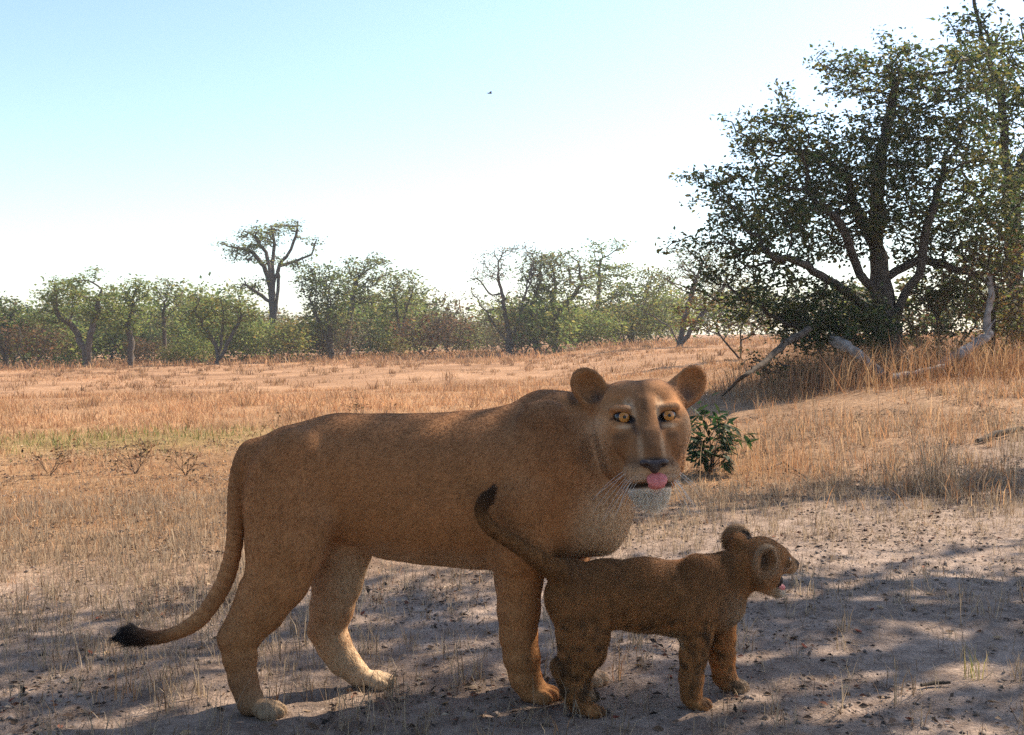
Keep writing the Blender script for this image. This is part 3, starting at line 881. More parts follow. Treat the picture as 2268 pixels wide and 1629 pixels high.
    for s in (-1, 1):
        for i in range(6):
            a = L(78 + r.uniform(-8, 6), s * 14, -6 + r.uniform(-6, 4))
            dr = HR @ np.array([.35, s * r.uniform(.6, 1), r.uniform(-.5, .0)]); dr /= np.linalg.norm(dr)
            ts = np.linspace(0, 1, 6); ln = r.uniform(.03, .055)
            v_, q_ = tube(a + dr * (ts * ln)[:, None] - np.array([0, 0, 1]) * (ts ** 2 * ln * .2)[:, None], .0005 * (1 - .7 * ts), 4)
            obj('whisker', new_mesh('whisker', v_ + Mi, q_, M_WHISKER, True), root)
build_cub()

# ------------------------------------------------------------------ trees
def grow(seed, trunks, envs, n_att, step, di, dk, jit=.25, up=.05, maxn=6000, gap=.27):
    """space colonisation: trunks = list of polylines (k,3) with radii hints, envs = (centre, radii, weight)"""
    r = np.random.default_rng(seed)
    A = []
    wt = np.array([e[1][0] * e[1][1] * e[1][2] * (e[2] if len(e) > 2 else 1) for e in envs]); wt = wt / wt.sum()
    for (c, rad, *_), w in zip(envs, wt):
        m = max(4, int(n_att * w)); d = r.normal(0, 1, (m, 3)); d /= np.linalg.norm(d, axis=1)[:, None]
        A.append(np.asarray(c) + d * np.asarray(rad) * (r.random((m, 1)) ** .42))
    A = np.concatenate(A)
    g = 1.7 / di                      # gaps between the sprays of leaves
    A = A[vnoise(A[:, 0] * g + A[:, 1] * .4 * g, A[:, 2] * g * 1.5, seed) > gap]
    P = []; par = []
    first = True
    for tr in trunks:
        tr = np.asarray(tr, float)
        if first: P.append(tr[0]); par.append(-1); first = False; prev = 0
        else: prev = int(np.argmin(np.linalg.norm(np.array(P) - tr[0], axis=1)))
        for q in tr[1:]:
            a = P[prev]; L = np.linalg.norm(q - a); k = max(1, int(round(L / step)))
            for j in range(1, k + 1):
                P.append(a + (q - a) * j / k + (r.normal(0, step * .10, 3) if j < k else 0)); par.append(prev); prev = len(P) - 1
    P = np.array(P); par = list(par); n0 = len(P)
    near = np.full(len(A), 1e9); ni = np.zeros(len(A), int)
    def upd(i0):
        nonlocal near, ni
        for c0 in range(i0, len(P), 400):
            Q = P[c0:c0 + 400]
            d = np.linalg.norm(A[:, None] - Q[None], axis=2); j = d.argmin(1); m = d[np.arange(len(A)), j]
            b = m < near; near[b] = m[b]; ni[b] = c0 + j[b]
    upd(0)
    for it in range(140):
        act = (near < di) & (near > dk)
        if not act.any() or len(P) > maxn: break
        dirs = A[act] - P[ni[act]]; dirs /= np.linalg.norm(dirs, axis=1)[:, None] + 1e-9
        u, inv = np.unique(ni[act], return_inverse=True)
        s = np.zeros((len(u), 3)); np.add.at(s, inv, dirs)
        s /= np.linalg.norm(s, axis=1)[:, None] + 1e-9
        s += r.normal(0, jit, s.shape) + np.array([0, 0, up]); s /= np.linalg.norm(s, axis=1)[:, None] + 1e-9
        i0 = len(P); P = np.concatenate([P, P[u] + s * step]); par += list(u)
        upd(i0)
        keep = near > dk
        A, near, ni = A[keep], near[keep], ni[keep]
        if len(A) == 0: break
    return P, np.array(par), n0

def tree_mesh(P, par, base_r, tip_r, expo=1.75, nside=(7, 3), gnarl=0.0, seed=0, minr=0.0):
    n = len(P); ch = [[] for _ in range(n)]
    for i in range(1, n):
        ch[par[i]].append(i)
    order = np.arange(n)[::-1]
    a = np.zeros(n)
    for i in order:
        if not ch[i]: a[i] = 1.0
        if par[i] >= 0: a[par[i]] += a[i]
    rad = tip_r + (base_r - tip_r) * (a / a[0]) ** (1 / expo)
    Vs, Fs, off = [], [], 0
    stack = [(0, None)]
    while stack:
        s, p = stack.pop()
        path = [p] if p is not None else []
        c = s
        while True:
            path.append(c)
            if not ch[c]: break
            k = max(ch[c], key=lambda q: a[q])
            for o in ch[c]:
                if o != k: stack.append((o, c))
            c = k
        if len(path) < 2: continue
        rr = rad[path].copy()
        if p is not None: rr[0] = min(rr[0], rr[1] * 1.15)
        if rr.max() < minr: continue
        ns = nside[0] if rr.max() > base_r * .3 else (nside[1] + 1 if rr.max() > base_r * .12 else nside[1])
        v, f = tube(P[path], rr, ns)
        Vs.append(v); Fs.append(f + off); off += len(v)
    return np.concatenate(Vs), np.concatenate(Fs), a, rad, ch

def leaf_mesh(C, size, seed, palette, flat=.5, fold=.3, aspect=.55, droop=0.0):
    """kite-shaped folded leaves at points C"""
    r = np.random.default_rng(seed); n = len(C)
    d = r.normal(0, 1, (n, 3)); d[:, 2] = d[:, 2] * flat - droop; d /= np.linalg.norm(d, axis=1)[:, None]
    nn = r.normal(0, 1, (n, 3)); nn[:, 2] = np.abs(nn[:, 2]) + .4
    sd = np.cross(d, nn); sd /= np.linalg.norm(sd, axis=1)[:, None] + 1e-9
    up = np.cross(sd, d)
    s = size * r.uniform(.4, 1.45, (n, 1))
    b = C; t = C + d * s; m = C + d * s * .45
    l = m + sd * s * aspect * .5 + up * s * fold * .25; q = m - sd * s * aspect * .5 + up * s * fold * .25
    V = np.stack([b, l, t, q], 1).reshape(-1, 3)
    i = np.arange(n) * 4
    T = np.concatenate([np.stack([i, i + 1, i + 2], 1), np.stack([i, i + 2, i + 3], 1)])
    pal = np.asarray(palette, float)
    c = pal[r.integers(0, len(pal), n)] * r.uniform(.65, 1.3, (n, 1))
    return V, T, np.repeat(c, 4, 0)

def foliage(P, a, rad, ch, r, per, sig, frac_max, flat=.6):
    thin = np.where(a <= frac_max)[0]
    C = np.repeat(P[thin], per, 0)
    return C + r.normal(0, 1, C.shape) * sig * np.array([1, 1, flat])

G_OLIVE = [(.17, .22, .055), (.22, .25, .06), (.13, .19, .055), (.26, .235, .07)]
G_DARK = [(.052, .088, .030), (.070, .105, .034), (.10, .11, .032), (.115, .095, .032), (.055, .080, .036)]
G_BROWN = [(.15, .085, .04), (.11, .07, .035), (.09, .075, .035), (.17, .085, .04)]
G_PALE = [(.16, .17, .075), (.19, .17, .095), (.14, .16, .06), (.20, .16, .10)]
G_YEL = [(.20, .18, .045), (.15, .17, .045), (.12, .15, .04), (.23, .16, .045)]

def make_tree(name, label, trunks, envs, base_r, leaf, per, palette, seed, n_att, step, di, dk, group=None, cat='tree', expo=1.75,
              tip=.006, sig=.1, bark=None, frac=3, flat=.55, jit=.25, nside=(7, 3), lflat=.5, minr=0.0, maxn=6000):
    P, par, n0 = grow(seed, trunks, envs, n_att, step, di, dk, jit=jit, maxn=maxn)
    base = np.asarray(trunks[0][0], float)
    r = np.random.default_rng(seed + 5)
    V, Fq, a, rad, ch = tree_mesh(P, par, base_r, tip, expo=expo, nside=nside, minr=minr)
    root = empty(name, base, label, cat, group)
    obj('trunk', new_mesh(name + '_trunk', V - base, Fq, bark or M_BARK, True), root)
    C = foliage(P, a, rad, ch, r, per, sig, frac, flat)
    v, t, c = leaf_mesh(C - base, leaf, seed + 9, palette, flat=lflat)
    tag(obj('crown', new_mesh(name + '_crown', v, t, M_LEAF, False, c), root), kind='stuff')
    return root

def tw(px_, py_, Y): return W(px_, py_, Y)
def env(cx, cy, rx, ry, Y, dy=0.0, depth=.8, w=1.0):
    s = Y / F
    return (W(cx, cy, Y + dy), (rx * s, rx * s * depth, ry * s), w)
def gz(p):
    p = np.array(p, float); p[2] = terrain0(p[0], p[1]) - .03; return p

FAR_G = 'trees along the far edge of the dry field'
def far_tree(label, bx, Y, stems, crown, base_r, pal, seed, leaf=.18, per=6, n_att=420, sig=.33, bark=None, frac=2, **kw):
    """bx: base column in the picture; stems: lists of (px,py) up from the base; crown: ellipses (cx,cy,rx,ry)"""
    b = gz(W(bx, 780, Y))
    tr = []
    for i, s in enumerate(stems):
        pts = [tw(x, y, Y + dy) for x, y, dy in s]
        tr.append([b] + pts if i == 0 or True else pts)
    k = Y / 65.0
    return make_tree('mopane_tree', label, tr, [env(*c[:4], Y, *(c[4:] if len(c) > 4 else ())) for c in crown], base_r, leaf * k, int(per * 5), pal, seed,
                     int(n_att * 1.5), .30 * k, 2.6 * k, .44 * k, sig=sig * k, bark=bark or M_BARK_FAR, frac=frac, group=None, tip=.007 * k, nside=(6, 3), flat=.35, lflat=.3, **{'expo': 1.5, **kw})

def build_far_trees():
    T = far_tree
    T('spreading tree with forked trunk and a low leaning limb at the field edge', 190, 55,
      [[(188, 775, 0), (165, 730, .3), (130, 700, 0)], [(200, 740, -.3), (215, 690, 0), (225, 640, 0)], [(150, 790, 0), (100, 815, -.5), (60, 822, -.8)]],
      [(180, 650, 95, 42), (215, 622, 55, 30), (110, 700, 45, 40), (230, 690, 50, 40)], .26, G_OLIVE, 11, n_att=520)
    T('slim upright tree with small crown between the spreading tree and the thin-stemmed tree', 290, 57,
      [[(292, 760, 0), (283, 720, 0), (296, 680, 0)]], [(300, 660, 48, 50), (290, 710, 38, 34), (318, 640, 26, 24)], .17, G_OLIVE, 12, n_att=380)
    T('thin-stemmed airy tree with a pale upper crown', 364, 60,
      [[(364, 740, 0), (362, 690, 0)]], [(372, 650, 44, 38), (362, 700, 36, 36)], .12, G_OLIVE + G_PALE, 13, n_att=330, per=4)
    T('many-stemmed rounded tree fanning out from one base near the tall gnarled tree', 480, 56,
      [[(478, 765, 0), (455, 730, .3), (430, 690, 0)], [(490, 755, 0), (495, 700, 0)], [(510, 750, -.3), (535, 700, 0)]],
      [(480, 665, 66, 42), (440, 690, 40, 36), (535, 690, 44, 36), (485, 720, 60, 36)], .2, G_OLIVE + G_YEL, 14, n_att=460)
    T('tall old tree with thick gnarled limbs standing above the tree line', 604, 68,
      [[(604, 720, 0), (602, 660, 0), (606, 628, 0), (618, 590, 0), (640, 560, 0), (655, 525, 0), (660, 490, 0)], [(600, 640, 0), (585, 590, .3), (560, 560, 0), (525, 550, .2), (487, 540, 0)],
       [(604, 640, 0), (598, 600, -.4), (590, 560, 0), (560, 520, 0), (540, 512, 0)], [(606, 630, 0), (604, 580, 0), (608, 540, 0), (600, 500, 0)], [(600, 670, 0), (580, 655, 0), (545, 632, 0)],
       [(618, 590, 0), (650, 580, .3), (690, 565, 0), (702, 530, 0)]],
      [(600, 545, 78, 44), (660, 560, 46, 48), (540, 560, 40, 30), (610, 505, 60, 18), (560, 635, 40, 22)], .33, G_OLIVE + G_PALE, 15, n_att=420, per=6, leaf=.16, expo=1.9)
    T('dark bushy tree on two stout stems at the field margin', 735, 58,
      [[(733, 750, 0), (728, 705, 0)], [(722, 750, 0), (705, 710, 0)]], [(725, 640, 58, 56), (725, 700, 58, 44), (690, 620, 34, 40)], .2, G_OLIVE + G_DARK, 16, n_att=470, per=7)
    T('tree with a tall open crown next to the dark bushy tree', 770, 64,
      [[(772, 720, 0), (780, 670, 0), (790, 620, 0)]], [(810, 600, 60, 44), (790, 640, 52, 40), (830, 650, 40, 40)], .19, G_OLIVE + G_PALE, 17, n_att=430, per=5)
    T('narrow-stemmed tree forking near its foot at the gap in the tree line', 886, 62,
      [[(884, 720, 0), (878, 680, 0), (872, 640, 0)], [(894, 715, 0), (905, 670, 0), (915, 640, 0)]], [(895, 640, 52, 48), (925, 650, 30, 34), (870, 690, 36, 26)], .12, G_OLIVE + G_PALE, 18, n_att=380, per=4)
    T('grey twiggy tree with a broad half-bare dome', 1128, 58,
      [[(1122, 755, 0), (1100, 730, .2), (1082, 700, 0)], [(1138, 745, 0), (1150, 710, 0), (1160, 660, 0)], [(1128, 740, 0), (1118, 690, 0), (1110, 640, 0)]],
      [(1120, 600, 82, 60), (1085, 640, 54, 50), (1160, 590, 60, 54), (1110, 700, 60, 34)], .2, G_PALE + G_BROWN, 19, n_att=620, per=3, leaf=.12)
    T('leaning tree with dark trunk bent away from the grey twiggy tree', 1194, 60,
      [[(1184, 745, 0), (1174, 710, 0), (1180, 670, 0), (1195, 630, 0)]], [(1200, 610, 58, 60), (1180, 680, 40, 36)], .2, G_OLIVE + G_PALE, 20, n_att=420, per=4)
    T('thick dark-trunked tree with wide-forking limbs', 1230, 59,
      [[(1226, 740, 0), (1222, 690, 0), (1230, 640, 0)], [(1230, 700, 0), (1260, 665, 0), (1290, 630, 0)]], [(1245, 610, 74, 62), (1290, 640, 46, 44), (1225, 660, 56, 36)], .27, G_OLIVE + G_PALE, 21, n_att=520, per=4)
    T('slender straight tree with tufted top showing above its neighbours', 1322, 70,
      [[(1323, 700, 0), (1326, 640, 0), (1330, 580, 0)]], [(1345, 560, 46, 46), (1335, 610, 44, 40), (1385, 610, 32, 40)], .16, G_OLIVE, 22, n_att=400, per=5)
    T('purplish bare-topped tree with a pale leaning trunk next to the big shady tree', 1505, 48,
      [[(1485, 725, 0), (1455, 705, .2), (1420, 690, 0)], [(1512, 720, 0), (1530, 660, 0), (1545, 610, 0)], [(1540, 715, -.5), (1570, 680, 0), (1600, 640, 0)]],
      [(1545, 600, 95, 66), (1500, 650, 70, 50), (1600, 650, 70, 60), (1460, 640, 44, 40)], .2, G_BROWN + G_PALE + G_OLIVE, 23, n_att=620, per=5, leaf=.13)
    T('outermost bushy tree of the tree line, past the spreading forked tree', 15, 60,
      [[(15, 750, 0), (25, 700, 0)], [(0, 760, 0), (-20, 710, 0)]], [(20, 700, 60, 36), (-30, 690, 60, 50), (50, 720, 40, 40)], .18, G_OLIVE + G_DARK, 24, n_att=420)
    T('yellow-green tree filling the space behind the thick dark-trunked tree', 1400, 66,
      [[(1400, 720, 0), (1410, 680, 0)], [(1385, 730, 0), (1360, 690, 0)]], [(1400, 660, 60, 40), (1350, 680, 50, 34), (1440, 640, 44, 54)], .18, G_YEL + G_OLIVE, 25, n_att=460, per=6)
build_far_trees()

# bushes of the understorey: four kinds, copied
def bush_proto(seed, pal, h, w, leaf, n_att=260, per=12, sig=.20):
    b = np.zeros(3)
    P, par, n0 = grow(seed, [[b, (0, 0, h * .12)], [(0, 0, 0), (w * .3, .1, h * .3)], [(0, 0, 0), (-w * .3, -.1, h * .3)]],
                      [((0, 0, h * .55), (w, w * .8, h * .45), 1), ((w * .3, 0, h * .75), (w * .5, w * .5, h * .3), 1)], n_att, h * .09, h * .7, h * .12, gap=.0)
    V, Fq, a, rad, ch = tree_mesh(P, par, .03, .006, nside=(5, 3))
    r = np.random.default_rng(seed)
    C = foliage(P, a, rad, ch, r, per, sig * h / 2, 4, .7)
    v, t, c = leaf_mesh(C, leaf, seed, pal)
    return new_mesh('bush_stems', V, Fq, M_BARK_FAR, True), new_mesh('bush_leaves', v, t, M_LEAF, False, c)

TREES = [(15, 60, 'the outermost bushy tree'), (190, 55, 'the spreading forked tree'), (290, 57, 'the slim upright tree'), (364, 60, 'the thin-stemmed airy tree'),
         (480, 56, 'the many-stemmed rounded tree'), (604, 68, 'the tall gnarled tree'), (735, 58, 'the dark bushy tree'), (770, 64, 'the tall open-crowned tree'),
         (886, 62, 'the narrow fork-footed tree'), (1000, 60, 'the gap in the tree line'), (1128, 58, 'the grey twiggy tree'), (1194, 60, 'the leaning dark tree'), (1230, 59, 'the thick dark-trunked tree'),
         (1322, 70, 'the slender tufted tree'), (1400, 66, 'the yellow-green tree'), (1505, 48, 'the purplish bare-topped tree')]

def build_bushes():
    kinds = [(bush_proto(51, G_OLIVE, 2.2, 1.5, .15), 'olive green bush in the understorey between the far trees'),
             (bush_proto(52, G_BROWN, 1.7, 1.3, .12, per=9), 'rust-brown bush in the understorey between the far trees'),
             (bush_proto(53, G_YEL, 2.0, 1.4, .15), 'yellow-green bush in the understorey between the far trees'),
             (bush_proto(54, G_DARK + G_OLIVE, 2.6, 1.4, .15), 'dark green bush in the understorey between the far trees'),
             (bush_proto(55, G_PALE + G_BROWN, 2.3, 1.5, .12, per=7), 'pale twiggy bush in the understorey between the far trees')]
    r = np.random.default_rng(61)
    xs = list(range(-60, 1500, 21))
    for i, x in enumerate(xs):
        Y = r.uniform(61, 86) if i % 3 else r.uniform(55, 66)
        k = int(r.choice(5, p=[.28, .2, .18, .17, .17]))
        if 900 < x < 1060: k = int(r.choice([1, 4, 0]))
        p = gz(W(x + r.uniform(-12, 12), 780, Y))
        s = r.uniform(.6, 1.7) * (1.0 if Y < 66 else 1.45)
        nx, nY, nd_ = min(TREES, key=lambda q: abs(q[0] - x))
        size = 'low' if s < .95 else ('tall' if s > 1.6 else 'middling')
        relw = ('in front of' if Y < nY else 'behind') if abs(nx - x) < 26 else 'some way from'
        lab = f"{size} {['olive green', 'rust-brown', 'yellow-green', 'dark green', 'pale twiggy'][k]} bush {relw} {nd_}"
        root = empty('bush', p, lab, 'bush', ['olive bushes', 'rust-brown bushes', 'yellow-green bushes', 'dark bushes', 'pale twiggy bushes'][k] + ' of the far tree line')
        root.rotation_euler = (0, 0, r.uniform(0, 6.28)); root.scale = (s * r.uniform(.9, 1.2), s, s * r.uniform(.8, 1.1))
        (st, lv), _ = kinds[k]
        obj('stems', st, root); tag(obj('leaves', lv, root), kind='stuff')
    # a wood far behind that closes the view between the trunks
    P = []
    for x in np.linspace(-110, 135, 460):
        y = 100 + 14 * vnoise(x * .1, 3.3, 5) + r.uniform(-6, 6)
        h = 2.6 + 4.0 * vnoise(x * .3, 7.7, 8)
        if -9 < x < -3: h *= .8
        m = int(230 * h / 3)
        c = r.normal(0, 1, (m, 3)); c /= np.linalg.norm(c, axis=1)[:, None]; c *= r.random((m, 1)) ** .5
        z0 = float(terrain0(x, y))
        P.append(np.array([x, y, z0 + h * .5]) + c * np.array([1.3, 1.5, h * .52]))
    P = np.concatenate(P)
    v, t, c = leaf_mesh(P, .34, 71, G_OLIVE + G_YEL + G_BROWN + G_PALE)
    tag(obj('distant_wood', new_mesh('distant_wood', v, t, M_LEAF, False, c)), 'distant olive green wood beyond the field trees', 'woodland', kind='stuff')
build_bushes()

# ------------------------------------------------------------------ the big shady tree and its company
def build_right_trees():
    Y = 16.0
    b = gz(W(1968, 842, Y))
    tr = [[b, tw(1966, 760, Y), tw(1958, 680, Y), tw(1948, 600, Y), tw(1942, 520, Y), tw(1944, 430, Y), tw(1948, 340, Y)],
          [tw(1955, 690, Y), tw(1905, 610, Y - .3), tw(1880, 540, Y - .5), tw(1850, 480, Y - .6), tw(1800, 440, Y - .5)],
          [tw(1948, 560, Y), tw(1900, 470, Y + .3), tw(1880, 400, Y + .4), tw(1820, 345, Y + .3)],
          [tw(1962, 720, Y), tw(2040, 590, Y - .3), tw(2060, 480, Y - .4), tw(2090, 380, Y - .2)],
          [tw(1955, 620, Y), tw(2040, 575, Y + .2), tw(2130, 600, Y + .3), tw(2250, 650, Y + .5)],
          [tw(1960, 730, Y), tw(1880, 650, Y - .8), tw(1790, 590, Y - 1.2), tw(1700, 560, Y - 1.3)],
          [tw(1948, 340, Y), tw(1970, 260, Y), tw(1985, 180, Y)],
          [tw(1966, 780, Y), tw(1860, 730, Y - .6), tw(1740, 720, Y - 1.0), tw(1690, 680, Y - 1.1)]]
    ev = [env(1960, 210, 150, 130, Y, 0, .9), env(1760, 330, 140, 110, Y, -.3, 1), env(1640, 420, 120, 60, Y, -.5, 1), env(1900, 430, 230, 150, Y, .2, .8), env(1690, 520, 140, 90, Y, -.8, .9),
          env(2080, 330, 120, 230, Y, 0, 1), env(2160, 230, 90, 150, Y, .3, 1), env(2200, 480, 110, 150, Y, .3, 1), env(1700, 650, 120, 80, Y, -.9, .8), env(1850, 700, 150, 90, Y, -.5, .8, .8), env(2090, 560, 120, 120, Y, .3, .9), env(1860, 150, 60, 50, Y), env(1960, 80, 40, 30, Y), env(1550, 395, 60, 26, Y, -.5, .8, 1.5), env(1610, 260, 40, 26, Y, 0, .8, 1.5), env(1720, 205, 40, 30, Y, 0, .8, 1.5), env(1510, 545, 50, 26, Y, -.6, .8, 1.5), env(1840, 110, 26, 24, Y, 0, .8, 2), env(1580, 620, 60, 40, Y, -.8, .8, 1.5)]
    make_tree('shade_tree', 'big dark leafy tree with thick forked trunk above a pale fallen log', tr, ev, .23, .072, 28, G_DARK + G_YEL[:1], 31, 4600, .16, 1.3, .18, sig=.10, frac=4, expo=1.6,
              tip=.005, jit=.3, maxn=9000, nside=(9, 3))
    Y2 = 19.5
    b = gz(W(2262, 830, Y2))
    tr = [[b, tw(2252, 700, Y2), tw(2246, 560, Y2), tw(2240, 420, Y2), tw(2225, 300, Y2), tw(2215, 180, Y2)], [tw(2240, 420, Y2), tw(2290, 300, Y2), tw(2320, 150, Y2)],
          [tw(2246, 560, Y2), tw(2180, 470, Y2), tw(2130, 380, Y2)]]
    ev = [env(2190, 110, 110, 110, Y2), env(2300, 160, 130, 190, Y2), env(2180, 280, 100, 110, Y2), env(2300, 420, 130, 150, Y2), env(2240, -60, 150, 110, Y2), env(2160, 20, 80, 60, Y2), env(2120, 60, 50, 40, Y2), env(2260, 60, 100, 80, Y2), env(2180, 470, 90, 90, Y2)]
    make_tree('shade_tree', 'taller slim-trunked tree rising behind the big dark leafy tree', tr, ev, .17, .10, 20, G_DARK + G_OLIVE, 32, 3800, .22, 1.6, .24, maxn=11000, sig=.15, frac=4, tip=.006, nside=(8, 3))
    # brown and green thickets under them
    TH = [('rust-leaved bush with reddish foliage under the slim-trunked tree', 2205, 15.5, [(2200, 600, 100, 110), (2250, 690, 80, 90)], G_BROWN + G_YEL, 41, .07),
          ('dense green bush at the foot of the big dark leafy tree', 1830, 15.2, [(1810, 720, 110, 70), (1900, 740, 80, 70)], G_DARK, 42, .08),
          ('half-dry bush between the big dark leafy tree and the standing dead branch', 2080, 16.5, [(2080, 690, 110, 100), (2140, 740, 80, 70)], G_DARK + G_BROWN, 43, .07),
          ('dark drooping bush overhanging the field beside the fallen log', 1725, 14.4, [(1720, 790, 75, 60), (1690, 720, 70, 50), (1790, 800, 60, 50)], G_DARK + G_BROWN, 44, .06),
          ('brownish scrub beyond the big dark leafy tree, at the far side of its trunk', 1640, 26, [(1640, 690, 120, 60), (1560, 700, 90, 50)], G_BROWN + G_OLIVE, 45, .10),
          ('dense mixed thicket closing the view beyond the two shade trees', 2120, 25, [(2000, 690, 170, 90), (2200, 660, 170, 120), (1850, 720, 120, 60)], G_DARK + G_BROWN + G_OLIVE, 47, .13),
          ('low tangle of dry brown scrub at the picture edge below the slim-trunked tree', 2290, 17.5, [(2290, 700, 120, 90), (2240, 770, 90, 50)], G_BROWN + G_DARK, 46, .08)]
    for lab, bx, Yb, cr, pal, sd, lf in TH:
        b = gz(W(bx, 840, Yb))
        cx, cy = cr[0][0], cr[0][1]
        tr = [[b, b + np.array([0, 0, .25])], [b, b + (W(cx, cy, Yb) - b) * .6], [b, b + (W(cr[-1][0], cr[-1][1], Yb - .3) - b) * .6]]
        make_tree('thicket_bush', lab, tr, [env(*c, Yb, 0, .7) for c in cr], .035, lf, 22, pal, sd, 850, .14 * Yb / 15, 1.2, .2 * Yb / 15, cat='bush', sig=.10, frac=4, tip=.004, nside=(5, 3))
build_right_trees()

# shade trees standing outside the picture to the right: they throw the dappled shade
def shade_caster(label, tx, ty, spots, seed, h=4.9, per=6, n_att=650):
    """spots: (x, y, rx, ry) where their shade lies on the ground"""
    k = h / SDIR[2]
    ev = [(np.array([x, y, 0.2]) + SDIR * k, (rx, ry, .75), 1) for x, y, rx, ry in spots]
    b = gz((tx, ty, 0))
    c0 = ev[0][0]
    tr = [[b, b + np.array([-.05, 0, 1.6]), b + np.array([-.1, .05, 3.1])]]
    for c, *_ in ev:
        tr.append([b + np.array([-.1, .05, 3.0]), b * .35 + c * .65 + np.array([0, 0, .55])])
    make_tree('shade_tree', label, tr, ev, .22, .10, per, G_DARK, seed, n_att, .24, 2.2, .30, sig=.16, frac=4, tip=.006)
shade_caster('spreading leafy tree outside the picture that shades the lioness and cub', 6.2, 5.6,
             [(.0, 3.2, 2.1, 1.0), (1.0, 3.4, 1.5, 1.0), (-1.0, 2.9, 1.9, 1.0), (-1.4, 4.1, 1.5, .55), (.4, 4.5, 1.5, .6), (-.1, 2.0, 2.2, .7)], 81, per=16, n_att=1700)
shade_caster('leafy tree outside the picture that shades the sandy track', 9.2, 9.6,
             [(2.6, 6.9, 1.6, .6), (1.0, 6.5, 1.1, .4), (3.2, 5.0, 1.6, .55), (2.2, 4.2, 1.3, .5), (4.2, 7.5, 1.2, .5)], 82, per=14, n_att=1100)

# unseen tree and thicket, added to keep skylight off the animals' near side
def build_sky_blockers():
    b = gz((.25, -.75, 0))
    top = b + np.array([.1, -.3, 2.6])
    tr = [[b, b + np.array([.05, -.1, 1.4]), top]] + [[top, np.array(p, float)] for p in ((-2.2, -1.6, 3.9), (2.3, -1.4, 4.0), (.2, -3.2, 4.2), (-.4, .8, 4.1))]
    ev = [((0, -1.2, 4.2), (3.6, 2.9, 1.2)), ((-2.2, -2.0, 3.4), (1.8, 1.6, 1.0)), ((2.4, -2.0, 3.4), (1.8, 1.6, 1.0)), ((0, -4, 3.2), (3, 1.4, 1.6))]
    make_tree('shade_tree', 'leafy tree behind the viewpoint with its crown spread over the track', tr, ev, .2, .11, 20, G_DARK, 85, 1500, .26, 2.2, .32, sig=.18, frac=4, tip=.006)
    for i, (x, y, s) in enumerate(((-3.6, -2.6, 3.0), (3.9, -2.6, 2.8), (-1.2, -5.2, 3.4), (1.9, -5.4, 3.2), (-5.6, .2, 2.4))):
        b = gz((x, y, 0))
        make_tree('thicket_bush', ['leafy bush behind the viewpoint towards the tail side', 'leafy bush behind the viewpoint towards the track', 'tall leafy bush directly behind the camera tree',
                                   'second tall leafy bush behind the camera tree', 'leafy bush beside the viewpoint on the stubble'][i],
                  [[b, b + np.array([0, 0, .5])], [b, b + np.array([.6, .1, 1.2])], [b, b + np.array([-.6, 0, 1.2])]], [(b + np.array([0, 0, s * .5]), (1.6, 1.3, s * .5))], .05, .11, 18, G_DARK, 861 + i, 420, .2, 1.4, .26,
                  cat='bush', sig=.14, frac=4, tip=.005, nside=(5, 3))
build_sky_blockers()

# ------------------------------------------------------------------ dry grass, stubble and litter
S_STRAW = np.array([(.55, .325, .16), (.47, .25, .12), (.60, .395, .215), (.37, .185, .095), (.50, .265, .13)])
S_GREY = np.array([(.36, .27, .18), (.42, .32, .21), (.28, .20, .13), (.20, .13, .08), (.50, .38, .25)])
S_GREEN = np.array([(.22, .23, .07), (.30, .26, .10), (.38, .29, .12)])

def blades(pos, h, w, lean, seed, pal, curve=.5):
    r = np.random.default_rng(seed); n = len(pos)
    az = r.uniform(0, 2 * math.pi, n)
    le = np.abs(r.normal(0, 1, n)) * lean
    d = np.stack([np.cos(az) * le, np.sin(az) * le, np.ones(n)], 1); d /= np.linalg.norm(d, axis=1)[:, None]
    fa = r.uniform(0, 2 * math.pi, n); sd = np.stack([np.cos(fa), np.sin(fa), np.zeros(n)], 1)
    h = np.asarray(h).reshape(-1, 1) * np.ones((n, 1)); w = np.asarray(w).reshape(-1, 1) * np.ones((n, 1))
    cv = np.stack([np.cos(az), np.sin(az), -.5 * np.ones(n)], 1) * (r.random((n, 1)) * curve)
    b = pos; m = pos + d * h * .55; t = pos + d * h + cv * h * .6
    V = np.stack([b - sd * w * .5, b + sd * w * .5, m + sd * w * .4, m - sd * w * .4, t], 1).reshape(-1, 3)
    i = np.arange(n) * 5
    T = np.concatenate([np.stack([i, i + 1, i + 2], 1), np.stack([i, i + 2, i + 3], 1), np.stack([i + 3, i + 2, i + 4], 1)])
    pal = np.asarray(pal)
    c = pal[r.integers(0, len(pal), n)] * r.uniform(.7, 1.2, (n, 1))
    return V, T, np.repeat(c, 5, 0)

def wedge(n, y0, y1, r, slack=1.18):
    """random points on the ground between two distances, a little wider than the view"""
    y = np.sqrt(r.random(n) * (y1 ** 2 - y0 ** 2) + y0 ** 2)
    x = (r.random(n) * 2 - 1) * (y * .488 * slack + .35)
    return x, y

def collect(lst):
    Vs, Ts, Cs, o = [], [], [], 0
    for v, t, c in lst:
        Vs.append(v); Ts.append(t + o); Cs.append(c); o += len(v)
    return np.concatenate(Vs), np.concatenate(Ts), np.concatenate(Cs)

def onground(x, y, dz=-.004): return np.stack([x, y, terrain(x, y) + dz], 1)

